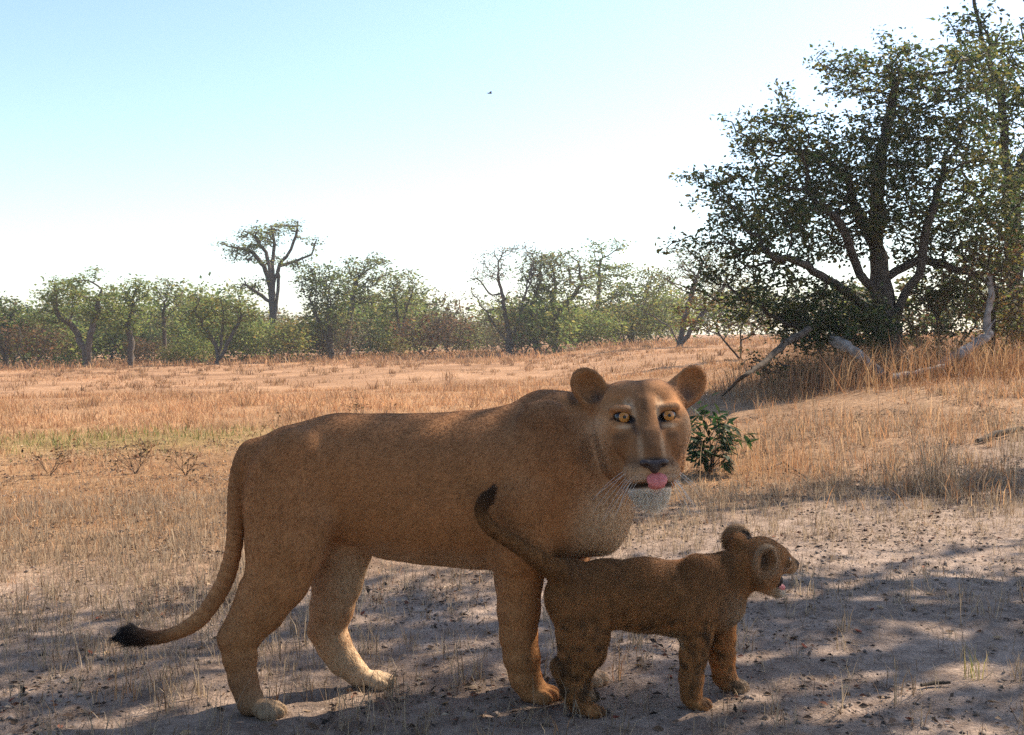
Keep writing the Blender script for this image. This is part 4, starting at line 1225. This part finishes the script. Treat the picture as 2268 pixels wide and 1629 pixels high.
def build_grass():
    r = np.random.default_rng(101)
    # the wide field
    L = []
    x, y = wedge(140000, 6.0, 24, r)
    k = r.random(len(x)) < grassiness(x, y) * (.35 + .65 * sstep(.35, .6, fbm(x * .7, y * .7, 55, 3))) * (.25 + .75 * sstep(.36, .58, fbm(x * 3.2, y * 3.2, 56, 3))) * np.where(x > 1.5, 1.0 - .3 * sstep(2, 4, x) * (y < 11), 1)
    x, y = x[k], y[k]; p = onground(x, y)
    hn = fbm(x * .5, y * .5, 57, 3)
    hh = (.045 + .12 * sstep(.35, .7, hn)) * r.uniform(.5, 1.35, len(x)) * (1 - .35 * sstep(1, 3, x)) * (.5 + .5 * sstep(7, 12, y))
    gm = np.exp(-(((x + 4.6) / 2.6) ** 2 + ((y - 12.2) / 1.3) ** 2)) > r.random(len(x)) * 1.1
    L.append(blades(p[~gm], hh[~gm], .0045 + .0003 * y[~gm], .5, 1, S_STRAW))
    L.append(blades(p[gm], hh[gm] * .8, .006 + .0003 * y[gm], .5, 2, S_GREEN))
    x, y = wedge(190000, 22, 90, r, 1.15)
    k = (r.random(len(x)) < (.5 + .5 * sstep(.4, .6, fbm(x * .25, y * .25, 58, 3))))
    x, y = x[k], y[k]; p = np.stack([x, y, terrain0(x, y) - .02], 1)
    L.append(blades(p, (.035 + .09 * sstep(.4, .7, fbm(x * .2, y * .2, 59, 2))) * r.uniform(.5, 1.4, len(x)), .006 + .0004 * y, .6, 3, S_STRAW))
    x, y = wedge(1600, 12, 70, r, 1.15); rep = r.integers(14, 40, len(x)); sp = .05 + .12 * np.repeat(r.random(len(x)), rep)
    X = np.repeat(x, rep) + r.normal(0, 1, rep.sum()) * sp; Yv = np.repeat(y, rep) + r.normal(0, 1, rep.sum()) * sp
    L.append(blades(np.stack([X, Yv, terrain0(X, Yv) - .02], 1), np.repeat(r.uniform(.08, .3, len(x)), rep) * r.uniform(.5, 1.2, rep.sum()), .004 + .0004 * Yv, .5, 9, S_STRAW * .62))
    # taller fringe under the far trees
    x, y = wedge(26000, 50, 70, r, 1.15)
    p = np.stack([x, y, terrain0(x, y) - .02], 1)
    k = r.random(len(x)) < sstep(.4, .62, fbm(x * .5, y * .5, 63, 3)); p = p[k]
    L.append(blades(p, r.uniform(.08, .55, len(p)), .04, .5, 4, S_STRAW * .85))
    v, t, c = collect(L)
    c = c * (.72 + .56 * fbm(v[:, 0] * .22, v[:, 1] * .22, 64, 3))[:, None]
    tag(obj('field_grass', new_mesh('field_grass', v, t, M_STRAW, False, c)), 'dry orange-tan grass covering the open field', 'grass', kind='stuff')
    # short stubble on the sand
    L = []
    nt = 19000
    x, y = wedge(nt, 2.3, 7.5, r)
    side = 1 - .72 * sstep(-.2, 1.6, x) * (1 - sstep(5.2, 7.2, y))
    k = r.random(nt) < side * (.25 + .75 * sstep(.38, .6, fbm(x * 1.6, y * 1.6, 66, 3))) * (.75 + .25 * sstep(3.0, 4.6, y))
    x, y = x[k], y[k]
    rep = r.integers(2, 9, len(x)); tall = r.uniform(.025, .12, len(x)) * (1 + .8 * (r.random(len(x)) < .1))
    X = np.repeat(x, rep) + r.normal(0, .014, rep.sum()); Yv = np.repeat(y, rep) + r.normal(0, .014, rep.sum()); H = np.repeat(tall, rep) * r.uniform(.4, 1.3, rep.sum())
    L.append(blades(onground(X, Yv), H, .0028, .35, 5, S_GREY, .35))
    x, y = wedge(60000, 4.2, 8.5, r)
    k = r.random(len(x)) < grassiness(x, y) * .7 * sstep(.3, .6, fbm(x * 2.5, y * 2.5, 68, 3)) + .10 * (x < .5)
    x, y = x[k], y[k]
    L.append(blades(onground(x, y), r.uniform(.02, .075, len(x)), .0035, .6, 6, np.concatenate([S_STRAW, S_GREY]), .4))
    x = r.uniform(1.6, 6.0, 1500); y = r.uniform(6.2, 12.5, 1500); k = (r.random(1500) < sstep(.4, .6, fbm(x, y, 67, 3))) & (x < y * .62)
    x, y = x[k], y[k]; rep = r.integers(4, 14, len(x)); tall = r.uniform(.08, .30, len(x))
    X = np.repeat(x, rep) + r.normal(0, .03, rep.sum()); Yv = np.repeat(y, rep) + r.normal(0, .03, rep.sum()); H = np.repeat(tall, rep) * r.uniform(.4, 1.2, rep.sum())
    L.append(blades(onground(X, Yv), H, .005, .35, 8, np.concatenate([S_GREY * .7, S_STRAW]), .5))
    # flattened dead stems
    x, y = wedge(42000, 2.3, 11, r)
    L.append(blades(onground(x, y, .004), r.uniform(.02, .07, len(x)), .0028, 6.0, 7, S_GREY, .1))
    v, t, c = collect(L)
    tag(obj('stubble', new_mesh('stubble', v, t, M_STRAW, False, c)), 'short dry grass stubble poking out of the grey sand', 'grass', kind='stuff')
    # litter: leaf bits and bark crumbs
    x, y = wedge(120000, 2.2, 12, r)
    dens = sstep(.44, .60, fbm(x * 2.2, y * 2.2, 91, 4)) * (1 - .45 * sstep(-.2, 1.4, x) * (1 - sstep(5, 7, y)))
    k = r.random(len(x)) < .07 + .93 * dens
    x, y = x[k], y[k]
    p = onground(x, y, .002) + np.stack([0 * x, 0 * x, r.uniform(0, .006, len(x))], 1)
    pal = [(.16, .10, .065), (.10, .065, .045), (.28, .19, .12), (.055, .04, .032), (.40, .30, .20), (.20, .085, .05), (.07, .05, .04), (.045, .035, .03)]
    v1, t1, c1 = leaf_mesh(p, (.010 + .022 * r.random((len(p), 1)) ** 2), 92, pal, flat=.22, fold=.6, aspect=.5)
    v1 = v1.reshape(-1, 4, 3)
    zg = terrain(v1[:, :, 0], v1[:, :, 1]) + .0015; v1[:, :, 2] = np.maximum(v1[:, :, 2], zg)
    tag(obj('leaf_litter', new_mesh('leaf_litter', v1.reshape(-1, 3), t1, M_LITTER, False, c1)), 'brown leaf bits and bark crumbs strewn over the sand', 'leaf litter', kind='stuff')
    # crumbs of crusted sand
    n = 26000
    x, y = wedge(n, 2.2, 8.5, r)
    k = r.random(n) < .15 + .85 * sstep(.42, .62, fbm(x * 3, y * 3, 93, 3)); x, y = x[k], y[k]; n = len(x)
    sz = (.003 + .010 * r.random(n) ** 3)[:, None]
    base = np.array([(1, 0, 0), (0, 1, 0), (-1, 0, 0), (0, -1, 0), (0, 0, .7), (0, 0, -.6)], float)
    P = base[None] * r.uniform(.6, 1.4, (n, 6, 1)) * sz[:, None] + r.normal(0, .25, (n, 6, 3)) * sz[:, None] + onground(x, y, .001)[:, None]
    tri = np.array([(0, 1, 4), (1, 2, 4), (2, 3, 4), (3, 0, 4), (1, 0, 5), (2, 1, 5), (3, 2, 5), (0, 3, 5)])
    T = (np.arange(n)[:, None, None] * 6 + tri[None]).reshape(-1, 3)
    cc = np.repeat(np.array([(.30, .235, .19)]) * r.uniform(.45, 1.15, (n, 1)), 6, 0)
    tag(obj('sand_crumbs', new_mesh('sand_crumbs', P.reshape(-1, 3), T, M_LITTER, False, cc)), 'small crumbs of crusted sand lying on the bare ground', 'sand', kind='stuff')
    # tall dry grass round the feet of the right-hand trees
    x = r.uniform(2.9, 9.0, 16000); y = r.uniform(12.6, 18.5, 16000)
    k = r.random(len(x)) < (.15 + .85 * sstep(.4, .6, fbm(x * .9, y * .9, 95, 3))) * sstep(12.6, 14.2, y) * sstep(.17, .27, x / y)
    x, y = x[k], y[k]
    v, t, c = blades(onground(x, y), r.uniform(.15, .75, len(x)), .009, .35, 96, S_STRAW * .7, .7)
    tag(obj('tall_grass', new_mesh('tall_grass', v, t, M_STRAW, False, c)), 'tall dry straw grass round the foot of the big dark leafy tree', 'grass', kind='stuff')
build_grass()

def grass_clump(label, px_, py_, n, h, spread, lean, seed, pal=S_GREY, w=.0035, group=None):
    b = ground_hit(px_, py_); b[2] = terrain(b[0], b[1]) - .01
    r = np.random.default_rng(seed)
    p = np.zeros((n, 3)); p[:, :2] = r.normal(0, spread, (n, 2))
    v, t, c = blades(p, h * r.uniform(.4, 1.15, n), w, lean, seed, pal, .5)
    o = obj('grass_clump', new_mesh('grass_clump', v, t, M_STRAW, False, c), loc=b)
    return tag(o, label, 'grass clump', group, 'stuff' if n < 0 else None)

def build_clumps():
    grass_clump('tall wispy grass clump standing in the shade where track meets bank', 2085, 1098, 130, .62, .06, .32, 201)
    grass_clump('tall thin-stalked grass clump on the sunlit bank above the wispy clump', 2110, 985, 70, .52, .09, .2, 202, S_STRAW)
    grass_clump('grass clump at the picture edge beside the dark fallen stick', 2255, 1010, 80, .5, .10, .25, 203)
    grass_clump('bushy reddish grass clump behind the green shrub', 1720, 1050, 260, .40, .26, .4, 204, S_STRAW)
    grass_clump('arching dry grass clump by the black dead branch', 1640, 880, 90, .55, .16, .9, 205, S_GREY)
    grass_clump('small upright tuft on the lit strip of sand', 1812, 1160, 16, .20, .02, .2, 206)
    grass_clump('stubble tuft beside the lioness raised tail tip', 372, 1560, 26, .15, .05, .3, 207, S_GREY)
    grass_clump('stubble tuft under the tip of the lioness tail', 300, 1540, 30, .15, .05, .3, 208, S_STRAW)
    grass_clump('pair of cut straw stalks behind the cub belly', 1372, 1500, 6, .17, .012, .12, 209, S_STRAW, .004)
    grass_clump('dark tuft with dry leaves between the lioness hind and fore legs', 1050, 1520, 22, .16, .04, .3, 210)
    grass_clump('stubble tuft in front of the far hind paw', 860, 1545, 18, .13, .025, .2, 211, S_GREY * .7)
    grass_clump('small leafy weed on the bare track', 2155, 1500, 14, .17, .015, .25, 212, S_GREEN)
    grass_clump('low tuft among red litter ahead of the cub', 1625, 1440, 22, .11, .03, .3, 213)
    grass_clump('low twiggy tuft on the bare track between cub and weed', 1860, 1400, 18, .12, .015, .3, 214)
    grass_clump('short tuft beside the near hind paw of the lioness', 610, 1560, 8, .13, .012, .2, 215, S_STRAW)
build_clumps()

# ------------------------------------------------------------------ shrubs, dead wood, fallen leaves, bird
def branchlet(root_r, seed, h, spread, n, levels=2, twist=.35):
    """a bare twiggy shrub: several stems that fork"""
    r = np.random.default_rng(seed); Vs, Fs, o = [], [], 0; tips = []
    def seg(p, d, L, rad, lv):
        nonlocal o
        K = 5; pts = [p]
        for i in range(K - 1):
            d = d + r.normal(0, twist * .35, 3); d /= np.linalg.norm(d); pts.append(pts[-1] + d * L / (K - 1))
        v, f = tube(pts, np.linspace(rad, rad * .45, K), 4); Vs.append(v); Fs.append(f + o); o += len(v)
        tips.append(pts[-1])
        if lv > 0:
            for j in range(r.integers(2, 4)):
                q = pts[r.integers(1, K)]; dd = d + r.normal(0, .6, 3); dd[2] = abs(dd[2]) * .8 + .1; dd /= np.linalg.norm(dd)
                seg(q, dd, L * r.uniform(.45, .75), rad * .55, lv - 1)
    for i in range(n):
        a = r.uniform(0, 6.28); d = np.array([math.cos(a) * spread, math.sin(a) * spread, 1.0]); d /= np.linalg.norm(d)
        seg(np.zeros(3), d, h * r.uniform(.6, 1), root_r, levels)
    return np.concatenate(Vs), np.concatenate(Fs), np.array(tips)

def build_shrubs():
    for lab, x, y, h, n, sd in (('bare twiggy shrub in the short grass, the largest behind the lioness tail', 300, 1052, .30, 5, 301),
                                ('small bare shrub at the grass edge beside the largest bare shrub', 412, 1055, .24, 4, 302),
                                ('lone bare shrub far out from the lioness tail in pale grass', 110, 1055, .26, 4, 303),
                                ('spindly bare shrub with dry leaves rising behind the lioness back', 832, 960, .44, 5, 304),
                                ('thin dark twigs standing in grass just behind the lioness rump', 590, 1010, .34, 2, 305)):
        b = ground_hit(x, y); b[2] = terrain(b[0], b[1]) - .01
        v, f, tips = branchlet(.004, sd, h, .75, n)
        root = empty('bare_shrub', b, lab, 'shrub')
        obj('stems', new_mesh('shrub_stems', v, f, M_TWIG, True), root)
        v, t, c = leaf_mesh(np.repeat(tips, 2, 0), .03, sd, [(.08, .06, .03), (.15, .07, .03)])
        tag(obj('leaves', new_mesh('shrub_leaves', v, t, M_LEAF, False, c), root), kind='stuff')
    # the green shrub behind the lioness head, each leaf a piece of its own
    b = ground_hit(1572, 1052); b[2] = terrain(b[0], b[1]) - .01
    root = empty('green_shrub', b, 'small dark green leafy shrub beside the lioness cheek', 'shrub')
    v, f, tips = branchlet(.007, 306, .34, .5, 7, 2, .3)
    obj('stems', new_mesh('green_stems', v, f, M_TWIG, True), root)
    r = np.random.default_rng(307)
    meshes = []
    for k, c in enumerate(((.020, .050, .016), (.016, .040, .015), (.030, .065, .02), (.025, .04, .014))):
        s = np.linspace(0, 1, 6); wd = np.array([.02, .75, 1, .85, .5, .02]) * .5
        V = []
        for a, ww in zip(s, wd):
            V += [(-ww * .30, a, .06 * ww - .15 * a * a), (0, a, -.15 * a * a), (ww * .30, a, .06 * ww - .15 * a * a)]
        Q = []
        for i in range(5):
            for j in range(2): Q.append((i * 3 + j, i * 3 + j + 1, i * 3 + j + 4, i * 3 + j + 3))
        V = np.array(V) * .085
        meshes.append(new_mesh('green_leaf', V, Q, M_LEAF, True, np.tile(np.array(c), (len(V), 1))))
    ct = np.array([0, 0, .33])
    for i in range(280):
        p = tips[r.integers(0, len(tips))] + r.normal(0, .035, 3)
        p = np.array([p[0] * .9, p[1] * .9, max(.10, p[2])])
        o = obj('leaf', meshes[i % 4], root)
        o.location = p
        a = math.atan2(p[1], p[0]) - math.pi / 2 + r.normal(0, .8)
        o.rotation_euler = (r.normal(-.15, .5), r.normal(0, .5), a)
        sc = r.uniform(.9, 1.5); o.scale = (sc, sc, sc)
build_shrubs()

def log(name, label, pts, radii, mat, cat='log', knots=0, seed=0, n=9, wob=.12):
    r = np.random.default_rng(seed)
    P = np.array(pts, float); t = np.linspace(0, 1, len(P)); tt = np.linspace(0, 1, len(P) * 4)
    Q = np.stack([np.interp(tt, t, P[:, i]) for i in range(3)], 1); rr = np.interp(tt, t, radii)
    Q[1:-1] += r.normal(0, 1, (len(Q) - 2, 3)) * rr[1:-1, None] * wob
    base = Q[0].copy()
    v, f = tube(Q - base, rr * r.uniform(.85, 1.15, len(rr)), n)
    v = v + r.normal(0, 1, v.shape) * np.repeat(rr, n)[:, None] * .06
    root = empty(name, base, label, cat)
    m = new_mesh(name, v, f, mat, True)
    obj('bark', m, root)
    # broken ends
    for e, i in ((0, 0), (1, len(Q) - 1)):
        d = (Q[1] - Q[0]) if e == 0 else (Q[-1] - Q[-2]); d /= np.linalg.norm(d)
        ring = v[i * n:(i + 1) * n]; c = ring.mean(0) + d * rr[i] * .25 * (-1 if e == 0 else 1)
        V = np.concatenate([ring, c[None]]); T = np.stack([np.arange(n), (np.arange(n) + 1) % n, np.full(n, n)], 1)
        obj('broken_end', new_mesh('broken_end', V, T, mat, False), root)
    for k in range(knots):
        i = r.integers(2, len(Q) - 2); d = r.normal(0, 1, 3); d[2] = abs(d[2]); d /= np.linalg.norm(d)
        ts = np.linspace(0, 1, 5); L = rr[i] * r.uniform(3, 8)
        vv, ff = tube((Q[i] - base) + d * (ts * L)[:, None] + r.normal(0, .06, (5, 3)) * L * .3, rr[i] * .38 * (1 - .7 * ts), 5)
        obj('branch', new_mesh('branch', vv, ff, mat, True), root)
    return root

def G(px_, py_, dz=0.0):
    p = ground_hit(px_, py_); p[2] = terrain(p[0], p[1]) + dz; return p

def build_wood():
    a, b = W(1842, 752, 15.0), W(1960, 832, 14.2)
    log('fallen_log', 'pale weathered log slanting from the big tree down to the grass', [a, a * .6 + b * .4 + np.array([0, 0, .05]), b], [.085, .08, .05], M_DEADWOOD, knots=2, seed=1)
    log('dead_branch', 'standing bleached dead branch in front of the rust-leaved bush', [W(2190, 745, 15.2), W(2186, 700, 15.2), W(2196, 660, 15.2), W(2192, 612, 15.2)], [.055, .05, .045, .03], M_DEADWOOD, 'branch', knots=1, seed=2)
    log('fallen_log', 'dark log lying below the standing bleached branch', [W(2075, 812, 14.5), W(2130, 780, 14.6), W(2175, 755, 14.7), W(2195, 740, 14.8)], [.06, .075, .07, .05], M_DEADWOOD, knots=2, seed=3)
    log('dead_branch', 'low grey branch lying in grass by the foot of the big tree', [W(1975, 835, 13.8), W(2030, 828, 13.9), W(2090, 812, 14.0)], [.05, .045, .03], M_DEADWOOD, 'branch', knots=1, seed=8)
    log('dead_branch', 'black arching dead branch reaching out of the drooping bush', [G(1600, 880, .03), W(1640, 838, 12.2), W(1690, 805, 12.8), W(1740, 760, 13.4), W(1790, 730, 14.0)], [.012, .022, .035, .045, .05], M_BARK, 'branch', knots=5, seed=4)
    log('fallen_stick', 'dark charred stick lying on the bank at the picture edge', [G(2165, 985, .03), G(2205, 972, .045), G(2262, 962, .05)], [.02, .03, .022], M_BARK, 'stick', knots=1, seed=5)
    log('fallen_stick', 'thin curved stick lying on the track near the grass clump', [G(1700, 1045, .02), G(1735, 1030, .03), G(1790, 1062, .02)], [.006, .009, .005], M_BARK, 'stick', seed=6)
    log('fallen_stick', 'short dark twig lying on sand in front of the small weed', [G(2040, 1532, .01), G(2075, 1520, .014), G(2105, 1522, .012)], [.005, .007, .004], M_BARK, 'stick', seed=7)
    # fallen leaves large enough to tell apart
    r = np.random.default_rng(401)
    cols = [((.22, .055, .030), 'curled red-brown fallen leaf on the sand', 'red-brown fallen leaves'), ((.40, .27, .15), 'curled tan fallen leaf on the sand', 'tan fallen leaves'),
            ((.12, .075, .045), 'curled dark brown fallen leaf on the sand', 'dark brown fallen leaves')]
    ms = []
    for k, (c, _, _) in enumerate(cols):
        s = np.linspace(0, 1, 6); wd = np.array([.03, .7, 1, .9, .5, .03]) * .5; V = []
        for a, ww in zip(s, wd):
            cz = .22 * (a - .5) ** 2 * 2
            V += [(-ww * .62, a - .5, .20 * ww + cz), (-ww * .3, a - .5, .04 * ww + cz), (0, a - .5, cz), (ww * .3, a - .5, .05 * ww + cz), (ww * .60, a - .5, .26 * ww + cz)]
        Q = [(i * 5 + j, i * 5 + j + 1, i * 5 + j + 6, i * 5 + j + 5) for i in range(5) for j in range(4)]
        V = np.array(V); ms.append(new_mesh('fallen_leaf', V, Q, M_LITTER, True, np.tile(np.array(c), (len(V), 1))))
    for i in range(150):
        y = r.uniform(2.7, 5.2); x = r.uniform(-.55, .55) * y
        if fbm(np.array([x * 1.5]), np.array([y * 1.5]), 91, 3)[0] < .42: continue
        k = int(r.choice(3, p=[.25, .4, .35]))
        o = obj('fallen_leaf', ms[k], loc=(x, y, float(terrain(x, y)) + .003))
        sc = r.uniform(.022, .042); o.scale = (sc, sc, sc); o.rotation_euler = (r.normal(0, .25), r.normal(0, .3), r.uniform(0, 6.28))
        w_ = 'in the stubble under the lioness tail' if x < -.85 else 'around the lioness hind paws' if x < -.35 else 'under the lioness belly' if x < .08 else 'around the cub' if x < .85 else 'out on the bare track'
        tag(o, cols[k][1].replace('on the sand', w_), 'leaf', cols[k][2])
    # a bird far off in the sky
    p = W(1085, 207, 70)
    bb = Body(); bb.ell((0, 0, 0), (.13, .045, .045), k=.01); bb.ell((.13, 0, .02), (.04, .03, .03), k=.02); bb.ell((-.16, 0, 0), (.09, .04, .012), k=.02)
    v, q = bb.mesh(.012, 1)
    root = empty('bird', p, 'tiny dark bird flying in the empty sky', 'bird')
    mb = principled('feathers', (.05, .045, .05), .8)
    obj('body', new_mesh('bird_body', v, q, mb, True), root)
    for s in (-1, 1):
        P = np.array([(.07, .03 * s, .02), (-.06, .03 * s, .02), (.08, .17 * s, .07), (-.05, .18 * s, .07), (.02, .36 * s, .05), (-.05, .34 * s, .045)])
        P2 = P - np.array([0, 0, .008]); Vv = np.concatenate([P, P2])
        Q = [(0, 1, 3, 2), (2, 3, 5, 4), (6, 8, 9, 7), (8, 10, 11, 9), (0, 2, 8, 6), (2, 4, 10, 8), (1, 7, 9, 3), (3, 9, 11, 5), (4, 5, 11, 10), (0, 6, 7, 1)]
        obj('wing', new_mesh('wing', Vv, Q, mb, False), root)
    root.rotation_euler = (0, 0, .3)
build_wood()

# ------------------------------------------------------------------ the hazy air over the field
def build_haze():
    m, nt, out = mat_new('haze_air')
    v = nd(nt, 'ShaderNodeVolumePrincipled')
    v.inputs['Color'].default_value = (.93, .95, 1.0, 1); v.inputs['Density'].default_value = .0007; v.inputs['Anisotropy'].default_value = .35
    nt.links.new(v.outputs[0], out.inputs['Volume'])
    x0, x1, y0, y1, z0, z1 = -520, 520, -60, 520, -4, 16
    V = [(x, y, z) for z in (z0, z1) for y in (y0, y1) for x in (x0, x1)]
    Q = [(0, 2, 3, 1), (4, 5, 7, 6), (0, 1, 5, 4), (2, 6, 7, 3), (0, 4, 6, 2), (1, 3, 7, 5)]
    o = obj('haze', new_mesh('haze', V, Q, m)); tag(o, 'thin pale haze hanging over the whole field', 'haze', kind='stuff')
build_haze()
